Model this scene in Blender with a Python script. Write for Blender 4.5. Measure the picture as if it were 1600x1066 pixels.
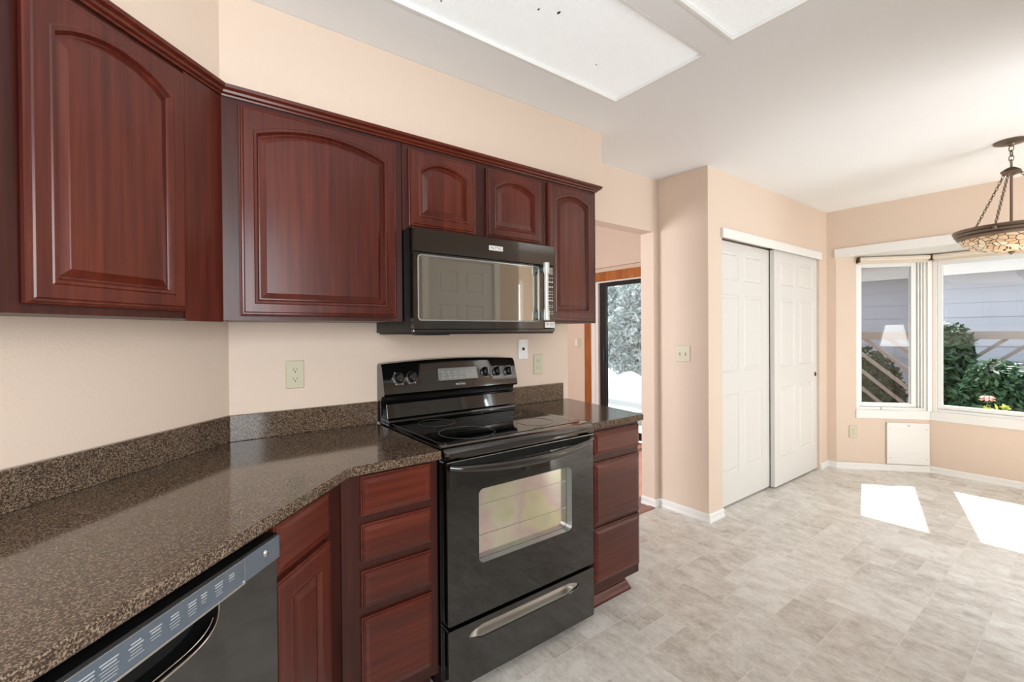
import bpy, bmesh, math, random
from mathutils import Vector, Matrix
R = random.Random(7)
PI = math.pi
S = bpy.context.scene
C = S.collection
for o in list(bpy.data.objects): bpy.data.objects.remove(o)

# ---------------------------------------------------------------- camera
cam_d = bpy.data.cameras.new('camera'); cam = bpy.data.objects.new('camera', cam_d); C.objects.link(cam)
psi, pitch, roll = 0.6441, -0.0069, 0.0073
Rv = Vector((math.cos(psi), -math.sin(psi), 0)); Fv = Vector((math.sin(psi), math.cos(psi), 0)); Zv = Vector((0, 0, 1))
F2 = Fv*math.cos(pitch) + Zv*math.sin(pitch); U2 = Zv*math.cos(pitch) - Fv*math.sin(pitch)
Rc = Rv*math.cos(roll) - U2*math.sin(roll); Uc = Rv*math.sin(roll) + U2*math.cos(roll)
cam.matrix_world = Matrix(((Rc.x, Uc.x, -F2.x, -0.7612), (Rc.y, Uc.y, -F2.y, -2.0703), (Rc.z, Uc.z, -F2.z, 1.3284), (0, 0, 0, 1)))
cam_d.sensor_fit = 'HORIZONTAL'; cam_d.sensor_width = 36; cam_d.lens = 707.64/1600*36
cam_d.shift_y = -(533-524.27)/1600
cam_d.clip_start = 0.05; cam_d.clip_end = 300
S.camera = cam

# ---------------------------------------------------------------- light
S.view_settings.view_transform = 'Standard'; S.view_settings.look = 'None'; S.view_settings.gamma = 1
S.view_settings.exposure = 0.18
W = bpy.data.worlds.new('sky'); S.world = W; W.use_nodes = True
bg = W.node_tree.nodes['Background']; bg.inputs[0].default_value = (0.80, 0.90, 1.0, 1); bg.inputs[1].default_value = 1.45
sd = bpy.data.lights.new('sun', 'SUN'); sd.energy = 11.0; sd.angle = 0.009; sd.color = (1, 0.96, 0.9)
so = bpy.data.objects.new('sun', sd); C.objects.link(so); so.location = (12, 2, 12)
so.rotation_euler = Vector((-0.965, -0.264, -1.11)).to_track_quat('-Z', 'Y').to_euler()
def area(name, loc, d, sx, sy, energy, col=(1, 1, 1)):
    l = bpy.data.lights.new(name, 'AREA'); l.shape = 'RECTANGLE'; l.size = sx; l.size_y = sy; l.energy = energy; l.color = col
    o = bpy.data.objects.new(name, l); C.objects.link(o); o.location = loc
    o.rotation_euler = Vector(d).to_track_quat('-Z', 'Y').to_euler(); return o
# added fill lamps set in made-up openings: behind the camera, nook rear, family room
area('fill_behind_camera', (-0.95, -2.74, 1.55), (0.15, 1, 0.15), 1.75, 1.2, 50, (0.93, 0.97, 1.0))
area('fill_nook_rear', (2.72, -3.82, 1.05), (-0.3, 1, 0.4), 0.85, 1.9, 56, (0.93, 0.97, 1.0))
area('fill_family_room', (-1.84, 1.5, 1.45), (1, 0, 0.1), 1.3, 1.8, 150, (0.95, 0.97, 1.0))

# ---------------------------------------------------------------- dimensions read from the photo
XC = -0.5956; TH = PI/4; CEIL = 2.4705
DD = Vector((math.cos(TH), math.sin(TH))); NN = Vector((DD.y, -DD.x)); C0 = Vector((XC, 0))
def LW(t, off): q = C0 - DD*t + NN*off; return (q.x, q.y)
def inter(o1, o2): t = (NN.y*o1 + o2)/DD.y; return LW(t, o1)
XH, YK, XE = 2.2022, -0.383, 4.3447
YH = 0.015

# ---------------------------------------------------------------- materials
def srgb(r, g, b):
    f = lambda c: (c/255/12.92) if c/255 <= 0.04045 else ((c/255+0.055)/1.055)**2.4
    return (f(r), f(g), f(b), 1)
class Mat:
    def __init__(s, name):
        s.m = bpy.data.materials.new(name); s.m.use_nodes = True; s.t = s.m.node_tree
        s.b = s.t.nodes['Principled BSDF']; s.out = s.t.nodes['Material Output']
    def n(s, typ, **kw):
        nd = s.t.nodes.new(typ)
        for k, v in kw.items():
            if k == 'inp':
                for kk, vv in v.items(): nd.inputs[kk].default_value = vv
            else: setattr(nd, k, v)
        return nd
    def l(s, a, b): s.t.links.new(a, b)
    def set(s, **kw):
        for k, v in kw.items(): s.b.inputs[k.replace('_', ' ')].default_value = v
        return s
    def coord(s, scale=(1, 1, 1), kind='Object'):
        tc = s.n('ShaderNodeTexCoord'); mp = s.n('ShaderNodeMapping'); mp.inputs['Scale'].default_value = scale
        s.l(tc.outputs[kind], mp.inputs['Vector']); return mp.outputs['Vector']
    def noise(s, vec, scale, detail=4, rough=0.55):
        nd = s.n('ShaderNodeTexNoise', inp={'Scale': scale, 'Detail': detail, 'Roughness': rough}); s.l(vec, nd.inputs['Vector']); return nd.outputs['Fac']
    def ramp(s, fac, stops):
        nd = s.n('ShaderNodeValToRGB'); e = nd.color_ramp.elements
        while len(e) < len(stops): e.new(0.5)
        for el, (p, c) in zip(e, stops): el.position = p; el.color = c
        s.l(fac, nd.inputs['Fac']); return nd.outputs['Color']
    def bump(s, h, strength, dist=0.01):
        nd = s.n('ShaderNodeBump', inp={'Strength': strength, 'Distance': dist}); s.l(h, nd.inputs['Height']); s.l(nd.outputs['Normal'], s.b.inputs['Normal'])
def plain(name, col, rough=0.5, metal=0, coat=0, spec=0.5, bumps=None):
    m = Mat(name); m.set(Base_Color=srgb(*col), Roughness=rough, Metallic=metal, Coat_Weight=coat); m.b.inputs['Specular IOR Level'].default_value = spec
    if bumps: v = m.coord(); m.bump(m.noise(v, bumps[0]), bumps[1], 0.004)
    return m.m
def wood(name, scale, lo, mid, hi, rough=0.3, coat=0.3, axis='X', boards=11):
    m = Mat(name); v = m.coord(scale); n1 = m.noise(v, 3.0, 6, 0.6)
    sep = m.n('ShaderNodeSeparateXYZ'); m.l(m.coord(), sep.inputs[0])
    mu = m.n('ShaderNodeMath', operation='MULTIPLY', inp={1: boards}); m.l(sep.outputs[axis], mu.inputs[0])
    fl = m.n('ShaderNodeMath', operation='FLOOR'); m.l(mu.outputs[0], fl.inputs[0])
    wn = m.n('ShaderNodeTexWhiteNoise', noise_dimensions='1D'); m.l(fl.outputs[0], wn.inputs['W'])
    mx = m.n('ShaderNodeMath', operation='MULTIPLY_ADD', inp={1: 0.22, 2: -0.11}); m.l(wn.outputs['Value'], mx.inputs[0])
    big = m.noise(m.coord((1, 1, 0.6)), 3.5, 2)
    a1 = m.n('ShaderNodeMath', operation='ADD'); m.l(n1, a1.inputs[0]); m.l(mx.outputs[0], a1.inputs[1])
    a2 = m.n('ShaderNodeMath', operation='MULTIPLY_ADD', inp={1: 0.35}); m.l(big, a2.inputs[0]); m.l(a1.outputs[0], a2.inputs[2])
    m.l(m.ramp(a2.outputs[0], [(0.36, srgb(*lo)), (0.66, srgb(*mid)), (1.0, srgb(*hi))]), m.b.inputs['Base Color'])
    m.set(Roughness=rough, Coat_Weight=coat, Coat_Roughness=0.22); m.b.inputs['Specular IOR Level'].default_value = 0.4; m.bump(n1, 0.02, 0.002); return m.m
M = {}
def wallmat(name, col, rough=0.75):
    m = Mat(name); m.set(Base_Color=srgb(*col), Roughness=rough); v = m.coord()
    a = m.noise(v, 95, 3); b = m.noise(v, 230, 2)
    ad = m.n('ShaderNodeMath', operation='ADD'); m.l(a, ad.inputs[0]); m.l(b, ad.inputs[1]); m.bump(ad.outputs[0], 0.22, 0.004); return m.m
M['wall'] = wallmat('peach_wall_paint', (223, 203, 185), 0.6)
M['ceil'] = wallmat('ceiling_paint', (241, 241, 240), 0.85)
M['white'] = plain('white_paint', (236, 235, 231), 0.35)
M['doorw'] = plain('door_paint', (220, 218, 213), 0.4, bumps=(60, 0.03))
M['vinyl'] = plain('window_vinyl', (238, 239, 236), 0.35)
CH = dict(lo=(56, 14, 7), mid=(79, 25, 13), hi=(104, 41, 23))
M['wv'] = wood('cherry_wood_upright', (20, 20, 0.8), **CH)
M['wh'] = wood('cherry_wood_level', (0.8, 20, 20), axis='Z', boards=3, **CH)
M['wframe'] = wood('cherry_wood_frame', (26, 26, 1.1), (42, 11, 6), (58, 18, 10), (76, 28, 16), rough=0.4, coat=0.15)
M['oak'] = wood('oak_trim', (14, 1.2, 14), (128, 66, 22), (168, 96, 40), (196, 128, 66), rough=0.4, coat=0.2)
M['oakv'] = wood('oak_trim_upright', (20, 20, 1.0), (128, 66, 22), (168, 96, 40), (196, 128, 66), rough=0.4, coat=0.2)
M['hard'] = wood('hardwood_floor', (1, 20, 1), (96, 48, 28), (138, 76, 48), (164, 98, 66), rough=0.3, coat=0.3, axis='Y', boards=12)
def granite():
    m = Mat('granite'); v = m.coord()
    n1 = m.noise(v, 250, 5, 0.75); n2 = m.noise(v, 540, 3, 0.6)
    vo = m.n('ShaderNodeTexVoronoi', inp={'Scale': 350}); m.l(v, vo.inputs['Vector'])
    a = m.n('ShaderNodeMath', operation='MULTIPLY_ADD', inp={1: 0.5}); m.l(n2, a.inputs[0]); m.l(n1, a.inputs[2])
    sp = m.n('ShaderNodeSeparateColor'); m.l(vo.outputs['Color'], sp.inputs[0])
    b = m.n('ShaderNodeMath', operation='MULTIPLY_ADD', inp={1: 0.28}); m.l(sp.outputs[0], b.inputs[0]); m.l(a.outputs[0], b.inputs[2])
    m.l(m.ramp(b.outputs[0], [(0.6, srgb(30, 23, 18)), (0.8, srgb(56, 43, 34)), (0.93, srgb(86, 69, 55)), (1.0, srgb(138, 119, 100))]), m.b.inputs['Base Color'])
    m.set(Roughness=0.09); m.b.inputs['Specular IOR Level'].default_value = 0.55; return m.m
M['granite'] = granite()
M['blackgloss'] = plain('black_enamel', (10, 10, 10), 0.1, coat=0.5, spec=1.0)
M['blackglass'] = plain('black_glass', (8, 9, 9), 0.035, spec=1.0)
M['mirror'] = plain('mirrored_black_glass', (176, 175, 170), 0.03, 1)
M['black'] = plain('black_plastic', (14, 14, 14), 0.35)
M['void'] = plain('dark_gap', (6, 6, 6), 0.8)
M['chrome'] = plain('chrome', (215, 215, 215), 0.12, 1)
M['bar'] = plain('pale_brushed_metal', (226, 226, 222), 0.42, 0.5)
M['steel'] = plain('brushed_steel', (196, 194, 188), 0.3, 1)
M['almond'] = plain('almond_plastic', (204, 197, 170), 0.35)
M['whitep'] = plain('white_plastic', (238, 236, 232), 0.35)
M['greyink'] = plain('grey_print', (170, 172, 172), 0.5)
M['whiteink'] = plain('white_print', (230, 230, 228), 0.5)
M['darkink'] = plain('dark_print', (40, 38, 38), 0.5)
M['dwreflection'] = plain('dishwasher_panel_reflection', (92, 104, 118), 0.08, 0.35, coat=0.8)  # grey blue of the reflected window put into the base colour
M['ring'] = plain('burner_ring_print', (70, 70, 70), 0.3)
M['bezel'] = plain('oven_window_bezel', (150, 154, 152), 0.2, 0.5)
M['bronze'] = plain('bronze', (122, 106, 94), 0.36, 0.8)
M['brass'] = plain('brass', (120, 96, 50), 0.3, 1)
M['cream'] = plain('blind_fabric', (224, 212, 196), 0.6)
M['floorgrout'] = plain('floor_grout', (226, 222, 214), 0.5)
def tilemat():
    m = Mat('vinyl_tile'); at = m.n('ShaderNodeAttribute', attribute_name='tile'); sp = m.n('ShaderNodeSeparateColor'); m.l(at.outputs['Color'], sp.inputs[0])
    tc = m.n('ShaderNodeTexCoord'); ad = m.n('ShaderNodeVectorMath', operation='MULTIPLY_ADD'); ad.inputs[1].default_value = (9, 9, 9)
    m.l(at.outputs['Color'], ad.inputs[0]); m.l(tc.outputs['Object'], ad.inputs[2])
    mp = m.n('ShaderNodeMapping'); mp.inputs['Scale'].default_value = (1.25, 0.75, 1); m.l(ad.outputs[0], mp.inputs['Vector'])
    n1 = m.noise(mp.outputs[0], 11, 8, 0.72); n2 = m.noise(mp.outputs[0], 60, 5, 0.75)
    a = m.n('ShaderNodeMath', operation='MULTIPLY_ADD', inp={1: 0.45}); m.l(n2, a.inputs[0]); m.l(n1, a.inputs[2])
    b = m.n('ShaderNodeMath', operation='MULTIPLY_ADD', inp={1: 0.16}); m.l(sp.outputs[1], b.inputs[0]); m.l(a.outputs[0], b.inputs[2])
    m.l(m.ramp(b.outputs[0], [(0.48, srgb(160, 150, 139)), (0.74, srgb(205, 199, 190)), (0.96, srgb(230, 227, 221))]), m.b.inputs['Base Color'])
    m.set(Roughness=0.34); m.bump(n2, 0.06, 0.002); return m.m
M['tile'] = tilemat()
def glassmat(name, refl=0.9, tint=(1, 1, 1, 1), ior=1.45):
    m = Mat(name); m.t.nodes.remove(m.b)
    tr = m.n('ShaderNodeBsdfTransparent'); tr.inputs[0].default_value = tint
    gl = m.n('ShaderNodeBsdfGlossy'); gl.inputs['Roughness'].default_value = 0.01
    fr = m.n('ShaderNodeLayerWeight'); mx = m.n('ShaderNodeMixShader')     # Schlick reflectance, the same from both sides
    pw = m.n('ShaderNodeMath', operation='POWER', inp={1: 5.0}); m.l(fr.outputs['Facing'], pw.inputs[0])
    mu = m.n('ShaderNodeMath', operation='MULTIPLY_ADD', inp={1: 0.92*refl, 2: 0.07*refl}); m.l(pw.outputs[0], mu.inputs[0])
    m.l(mu.outputs[0], mx.inputs[0]); m.l(tr.outputs[0], mx.inputs[1]); m.l(gl.outputs[0], mx.inputs[2]); m.l(mx.outputs[0], m.out.inputs[0]); return m.m
M['glass'] = glassmat('window_glass')
M['screen'] = glassmat('insect_screen_mesh', 0.5, (0.72, 0.72, 0.73, 1))
M['tint'] = glassmat('door_glass', 0.9, (0.92, 0.95, 0.96, 1))
def emit(name, col, st):
    m = Mat(name); m.set(Base_Color=col, Roughness=0.5); m.b.inputs['Emission Color'].default_value = col; m.b.inputs['Emission Strength'].default_value = st; return m
def lensmat():
    m = emit('prismatic_light_lens', (0.95, 0.98, 1.0, 1), 0.3); v = m.coord()
    vo = m.n('ShaderNodeTexVoronoi', inp={'Scale': 260}); m.l(v, vo.inputs['Vector'])
    m.set(Base_Color=srgb(232, 234, 233), Roughness=0.25); m.bump(vo.outputs['Distance'], 0.5, 0.004)
    m.l(m.ramp(vo.outputs['Distance'], [(0.0, (0.80, 0.83, 0.85, 1)), (0.6, (1, 1, 1, 1))]), m.b.inputs['Emission Color']); return m.m
M['lens'] = lensmat()
M['bulb'] = emit('bulb_glow', (1, 0.78, 0.5, 1), 14).m
M['shade'] = emit('lamp_shade_glow', (1, 0.97, 0.92, 1), 7.0).m
def stained():
    m = Mat('stained_glass_bowl'); v = m.coord((1, 1, 1.6))
    vo = m.n('ShaderNodeTexVoronoi', feature='DISTANCE_TO_EDGE', inp={'Scale': 25}); m.l(v, vo.inputs['Vector'])
    vc = m.n('ShaderNodeTexVoronoi', inp={'Scale': 25}); m.l(v, vc.inputs['Vector'])
    sp = m.n('ShaderNodeSeparateColor'); m.l(vc.outputs['Color'], sp.inputs[0])
    col = m.ramp(sp.outputs[0], [(0, srgb(214, 190, 160)), (0.5, srgb(235, 226, 208)), (1, srgb(222, 180, 140))])
    lead = m.n('ShaderNodeMath', operation='LESS_THAN', inp={1: 0.045}); m.l(vo.outputs['Distance'], lead.inputs[0])
    mx = m.n('ShaderNodeMix', data_type='RGBA'); m.l(lead.outputs[0], mx.inputs[0]); m.l(col, mx.inputs[6]); mx.inputs[7].default_value = srgb(66, 52, 42)
    m.l(mx.outputs[2], m.b.inputs['Base Color']); m.set(Roughness=0.25)
    tl = m.n('ShaderNodeBsdfTranslucent'); m.l(mx.outputs[2], tl.inputs[0]); ms = m.n('ShaderNodeMixShader', inp={0: 0.5})
    m.l(m.b.outputs[0], ms.inputs[1]); m.l(tl.outputs[0], ms.inputs[2]); m.l(ms.outputs[0], m.out.inputs[0]); return m.m
M['stained'] = stained()
def ovenpane():
    m = Mat('coated_oven_window'); v = m.coord((1, 1, 1)); n = m.noise(v, 4.5, 2)
    col = m.ramp(n, [(0.3, srgb(214, 218, 180)), (0.42, srgb(232, 230, 212)), (0.52, srgb(226, 208, 208)), (0.6, srgb(232, 228, 196)), (0.74, srgb(212, 220, 194))])
    m.l(col, m.b.inputs['Base Color']); m.set(Roughness=0.12, Metallic=0.9); return m.m
M['oven'] = ovenpane()
def leafmat(name, lo, hi, trans=0.25):
    m = Mat(name); oi = m.n('ShaderNodeAttribute', attribute_name='tile'); sp = m.n('ShaderNodeSeparateColor'); m.l(oi.outputs['Color'], sp.inputs[0])
    c = m.ramp(sp.outputs[0], [(0, srgb(*lo)), (1, srgb(*hi))]); m.l(c, m.b.inputs['Base Color']); m.set(Roughness=0.5)
    tl = m.n('ShaderNodeBsdfTranslucent'); m.l(c, tl.inputs[0]); ms = m.n('ShaderNodeMixShader', inp={0: trans})
    m.l(m.b.outputs[0], ms.inputs[1]); m.l(tl.outputs[0], ms.inputs[2]); m.l(ms.outputs[0], m.out.inputs[0]); return m.m
M['leaf'] = leafmat('green_leaves', (30, 66, 46), (88, 132, 92))
M['glareleaf'] = leafmat('glare_pale_leaves', (128, 142, 138), (236, 242, 242), 0.35)  # outdoor glare over the trees is put into these leaf colours
M['lime'] = leafmat('lime_leaves', (170, 190, 60), (226, 236, 110))
M['pink'] = plain('pink_petals', (214, 160, 148), 0.6)
M['bark'] = plain('bark', (92, 76, 62), 0.9)
M['siding'] = plain('blue_grey_siding', (208, 215, 228), 0.6)
M['lattice'] = plain('weathered_wood', (172, 162, 156), 0.8)
M['concrete'] = plain('pale_concrete', (216, 216, 212), 0.9, bumps=(20, 0.2))
M['soil'] = plain('soil', (110, 104, 92), 0.95)
M['blownwhite'] = plain('overexposed_white', (246, 247, 248), 0.8)  # overexposed brightness put into the colour
M['roof'] = plain('grey_shingle', (120, 116, 112), 0.9, bumps=(40, 0.5))

# ---------------------------------------------------------------- mesh helpers
def new(): return bmesh.new()
def box(bm, x0, x1, y0, y1, z0, z1, mi=0):
    v = [bm.verts.new(p) for p in ((x0, y0, z0), (x1, y0, z0), (x1, y1, z0), (x0, y1, z0), (x0, y0, z1), (x1, y0, z1), (x1, y1, z1), (x0, y1, z1))]
    for f in ((3, 2, 1, 0), (4, 5, 6, 7), (0, 1, 5, 4), (1, 2, 6, 5), (2, 3, 7, 6), (3, 0, 4, 7)):
        bm.faces.new([v[i] for i in f]).material_index = mi
    return bm
def prism(bm, pts, z0, z1):
    a = [bm.verts.new((x, y, z0)) for x, y in pts]; b = [bm.verts.new((x, y, z1)) for x, y in pts]; n = len(pts)
    bm.faces.new(a[::-1]); bm.faces.new(b)
    for i in range(n): bm.faces.new((a[i], a[(i+1) % n], b[(i+1) % n], b[i]))
    return bm
def loft(bm, loops, cap0=True, cap1=True, closed=True):
    L = [[bm.verts.new(p) for p in lp] for lp in loops]; n = len(L[0])
    for a, b in zip(L, L[1:]):
        for i in range(n if closed else n-1): bm.faces.new((a[i], a[(i+1) % n], b[(i+1) % n], b[i]))
    if cap0: bm.faces.new(L[0][::-1])
    if cap1: bm.faces.new(L[-1])
    return bm
def lathe(bm, prof, n=40, axis='Z', at=(0, 0, 0), cap=True):
    loops = []
    for r, h in prof:
        lp = []
        for i in range(n):
            a = 2*PI*i/n; c, s = max(r, 1e-5)*math.cos(a), max(r, 1e-5)*math.sin(a)
            p = {'Z': (c, s, h), 'Y': (c, h, s), 'X': (h, c, s)}[axis]; lp.append((p[0]+at[0], p[1]+at[1], p[2]+at[2]))
        loops.append(lp)
    return loft(bm, loops, cap, cap)
def tube(bm, pts, r, n=10, cap=True, rx=None):
    pts = [Vector(p) for p in pts]; loops = []; up = None
    for i, p in enumerate(pts):
        d = (pts[min(i+1, len(pts)-1)] - pts[max(i-1, 0)]).normalized()
        if up is None: up = Vector((0, 0, 1)) if abs(d.z) < 0.9 else Vector((1, 0, 0))
        s = d.cross(up).normalized(); u = s.cross(d).normalized(); up = u
        rr = r[i] if isinstance(r, (list, tuple)) else r; ra = rx if rx else rr
        loops.append([p + s*ra*math.cos(2*PI*k/n) + u*rr*math.sin(2*PI*k/n) for k in range(n)])
    return loft(bm, loops, cap, cap)
def torus(bm, at, R0, r, m=None, n=20, k=8):
    m = m or Matrix.Identity(3); at = Vector(at); g = []
    for i in range(n):
        a = 2*PI*i/n
        g.append([bm.verts.new(at + m @ Vector(((R0+r*math.cos(2*PI*j/k))*math.cos(a), (R0+r*math.cos(2*PI*j/k))*math.sin(a), r*math.sin(2*PI*j/k)))) for j in range(k)])
    for i in range(n):
        for j in range(k): bm.faces.new((g[i][j], g[(i+1) % n][j], g[(i+1) % n][(j+1) % k], g[i][(j+1) % k]))
def rrect(x0, x1, z0, z1, r, k=6):
    out = []
    for cx, cz, a0 in ((x1-r, z0+r, -PI/2), (x1-r, z1-r, 0), (x0+r, z1-r, PI/2), (x0+r, z0+r, PI)):
        for i in range(k+1): a = a0 + PI/2*i/k; out.append((cx+r*math.cos(a), cz+r*math.sin(a)))
    return out
def holed(bm, outer, hole, yf, yb, yhole):
    """upright plate facing -y: front face with a hole, outer sides, hole walls"""
    o = [bm.verts.new((x, yf, z)) for x, z in outer]; h = [bm.verts.new((x, yf, z)) for x, z in hole]
    e = [bm.edges.new((o[i], o[(i+1) % len(o)])) for i in range(len(o))] + [bm.edges.new((h[i], h[(i+1) % len(h)])) for i in range(len(h))]
    bmesh.ops.triangle_fill(bm, use_beauty=True, edges=e, normal=(0, -1, 0))
    for lst, y in ((o, yb), (h, yhole)):
        b = [bm.verts.new((v.co.x, y, v.co.z)) for v in lst]; n = len(lst)
        for i in range(n): bm.faces.new((lst[i], lst[(i+1) % n], b[(i+1) % n], b[i]))
        if lst is o: bm.faces.new(b)
    return bm
def sweep(bm, path, prof, closed=False):
    """profile points (out, z) run along a floor-plan path with mitres; 'out' is to the right of travel"""
    n = len(path); P = [Vector(p) for p in path]; loops = []
    for i in range(n):
        ds = []
        if i > 0: ds.append((P[i]-P[i-1]).normalized())
        if i < n-1: ds.append((P[i+1]-P[i]).normalized())
        nr = [Vector((d.y, -d.x)) for d in ds]
        b = (nr[0]+nr[-1]).normalized(); k = 1/max(b.dot(nr[0]), 0.3)
        loops.append([(P[i].x+b.x*k*o, P[i].y+b.y*k*o, z) for o, z in prof])
    return loft(bm, loops)
def obj(name, bm, mat=None, parent=None, bevel=0, smooth=False, seg=2, mats=None):
    bmesh.ops.recalc_face_normals(bm, faces=bm.faces)
    me = bpy.data.meshes.new(name); bm.to_mesh(me); bm.free()
    for mm in (mats or [mat]): me.materials.append(mm)
    o = bpy.data.objects.new(name, me); C.objects.link(o)
    if parent: o.parent = parent
    if bevel:
        md = o.modifiers.new('bevel', 'BEVEL'); md.width = bevel; md.segments = seg; md.limit_method = 'ANGLE'; md.angle_limit = 0.6
    if smooth:
        for p in me.polygons: p.use_smooth = True
        try: me.set_sharp_from_angle(angle=smooth if isinstance(smooth, float) else 0.7)
        except Exception: pass
    return o
def tag(o, label, cat, group=None, kind=None):
    o['label'] = label; o['category'] = cat
    if group: o['group'] = group
    if kind: o['kind'] = kind
    return o
def thing(name, label, cat, loc=(0, 0, 0), rz=0, group=None):
    o = bpy.data.objects.new(name, None); C.objects.link(o); o.location = loc; o.rotation_euler = (0, 0, rz); o.empty_display_size = 0.1
    return tag(o, label, cat, group)
def struct(name, bm, mat, parent=None, label=None, **kw):
    o = obj(name, bm, mat, parent, **kw)
    if not parent: o['kind'] = 'structure'
    return o
def frame_empty(name, loc, rz=0, label=None):
    o = bpy.data.objects.new(name, None); C.objects.link(o); o.location = loc; o.rotation_euler = (0, 0, rz); o['kind'] = 'structure'
    if label: o['label'] = label
    return o
def text(name, s, size, mat, parent, loc, rot=(PI/2, 0, 0), ext=0.0004, align='CENTER', sx=1.0):
    cu = bpy.data.curves.new(name, 'FONT'); cu.body = s; cu.size = size; cu.extrude = ext; cu.align_x = align; cu.align_y = 'CENTER'; cu.resolution_u = 3
    t = bpy.data.objects.new(name+'_tmp', cu); C.objects.link(t); bpy.context.view_layer.update()
    me = bpy.data.meshes.new_from_object(t.evaluated_get(bpy.context.evaluated_depsgraph_get())); bpy.data.objects.remove(t)
    me.name = name; me.materials.clear(); me.materials.append(mat)
    o = bpy.data.objects.new(name, me); C.objects.link(o); o.parent = parent; o.location = loc; o.rotation_euler = rot; o.scale = (sx, 1, 1); return o

# ================================================================ SETTING
def set_attr(me, cols):      # one random colour per face, read by the 'tile' attribute in the materials
    at = me.attributes.new('tile', 'FLOAT_COLOR', 'CORNER')
    for p in me.polygons:
        for li in p.loop_indices: at.data[li].color = cols[p.index]
def build_floor():
    g = 0.1022; x0, y0 = 0.361-27*g, -1.115-28*g; nx, ny = 74, 39
    used = [[False]*ny for _ in range(nx)]; me_v, me_f, cols, mi = [], [], [], []
    rr = random.Random(11); sizes = [(3, 2), (3, 2), (2, 2), (2, 1), (3, 3), (2, 3), (1, 1), (4, 2), (2, 2), (3, 1)]
    for j in range(ny):
        for i in range(nx):
            if used[i][j]: continue
            opts = sizes[:]; rr.shuffle(opts)
            for w, h in opts + [(1, 1)]:
                if i+w <= nx and j+h <= ny and not any(used[a][b] for a in range(i, i+w) for b in range(j, j+h)): break
            for a in range(i, i+w):
                for b in range(j, j+h): used[a][b] = True
            q = 0.0017; k = len(me_v); X0, X1, Y0, Y1 = x0+i*g+q, x0+(i+w)*g-q, y0+j*g+q, y0+(j+h)*g-q
            me_v += [(X0, Y0, 0), (X1, Y0, 0), (X1, Y1, 0), (X0, Y1, 0)]; me_f.append((k, k+1, k+2, k+3))
            cols.append((rr.random(), rr.random(), rr.random(), 1)); mi.append(0)
    k = len(me_v); X1, Y1 = x0+nx*g, y0+ny*g
    me_v += [(x0, y0, -0.0006), (X1, y0, -0.0006), (X1, Y1, -0.0006), (x0, Y1, -0.0006)]; me_f.append((k, k+1, k+2, k+3)); cols.append((0, 0, 0, 1)); mi.append(1)
    me = bpy.data.meshes.new('floor'); me.from_pydata(me_v, [], me_f); me.materials.append(M['tile']); me.materials.append(M['floorgrout'])
    for p, m in zip(me.polygons, mi): p.material_index = m
    set_attr(me, cols); o = bpy.data.objects.new('floor', me); C.objects.link(o); o['kind'] = 'structure'
build_floor()
struct('floor_family_room', box(new(), -1.7, 3.7, 0.024, 4.1, -0.05, -0.001), M['hard'])
# ceiling with the two light wells
def build_ceiling():
    bm = new(); xs = [-2.4, -0.2, 1.022, 4.46]; ys = [-3.95, -1.64, -1.155, -1.055, -0.57, 0.14]
    for i in range(3):
        for j in range(5):
            if i == 1 and j in (1, 3): continue
            box(bm, xs[i], xs[i+1], ys[j], ys[j+1], CEIL, CEIL+0.07)
    return bm
struct('ceiling', build_ceiling(), M['ceil'])
struct('ceiling_family_room', box(new(), -1.82, 3.78, 0.1, 4.12, 3.2, 3.27), M['ceil'])
# walls
b = new(); XW = 1.232
box(b, XC+0.01, XW, 0, 0.118, 0, CEIL); box(b, XW, 2.14, YH, YH+0.115, 2.075, CEIL); box(b, 2.14, XH+0.02, YH, YH+0.115, 0, CEIL)
struct('wall_back', b, M['wall'])
f = frame_empty('wall_left', (XC, 0, 0), TH)
obj('wall_panel', box(new(), -2.3, 0.04, 0, 0.11, 0, CEIL), M['wall'], f)
lx, ly = LW(2.3, 0)
struct('wall_side', box(new(), lx-0.12, lx, -2.62, ly+0.06, 0, CEIL), M['wall'])
b = new()   # wall behind the camera: door opening, plus openings added for the fill lamps
box(b, -2.34, -1.85, -2.74, -2.62, 0, CEIL); box(b, -1.85, -0.05, -2.74, -2.62, 0, 0.95); box(b, -1.85, -0.05, -2.74, -2.62, 2.15, CEIL)
box(b, -0.05, 1.165, -2.74, -2.62, 0, CEIL); box(b, 1.165, 1.925, -2.74, -2.62, 2.04, CEIL); box(b, 1.925, 2.25, -2.74, -2.62, 0, CEIL)
box(b, 2.13, 2.25, -3.7, -2.74, 0, CEIL); box(b, 2.13, 2.27, -3.82, -3.7, 0, CEIL); box(b, 3.17, 4.46, -3.82, -3.7, 0, CEIL); box(b, 2.27, 3.17, -3.82, -3.7, 2.05, CEIL)
struct('wall_front', b, M['wall'])
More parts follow.
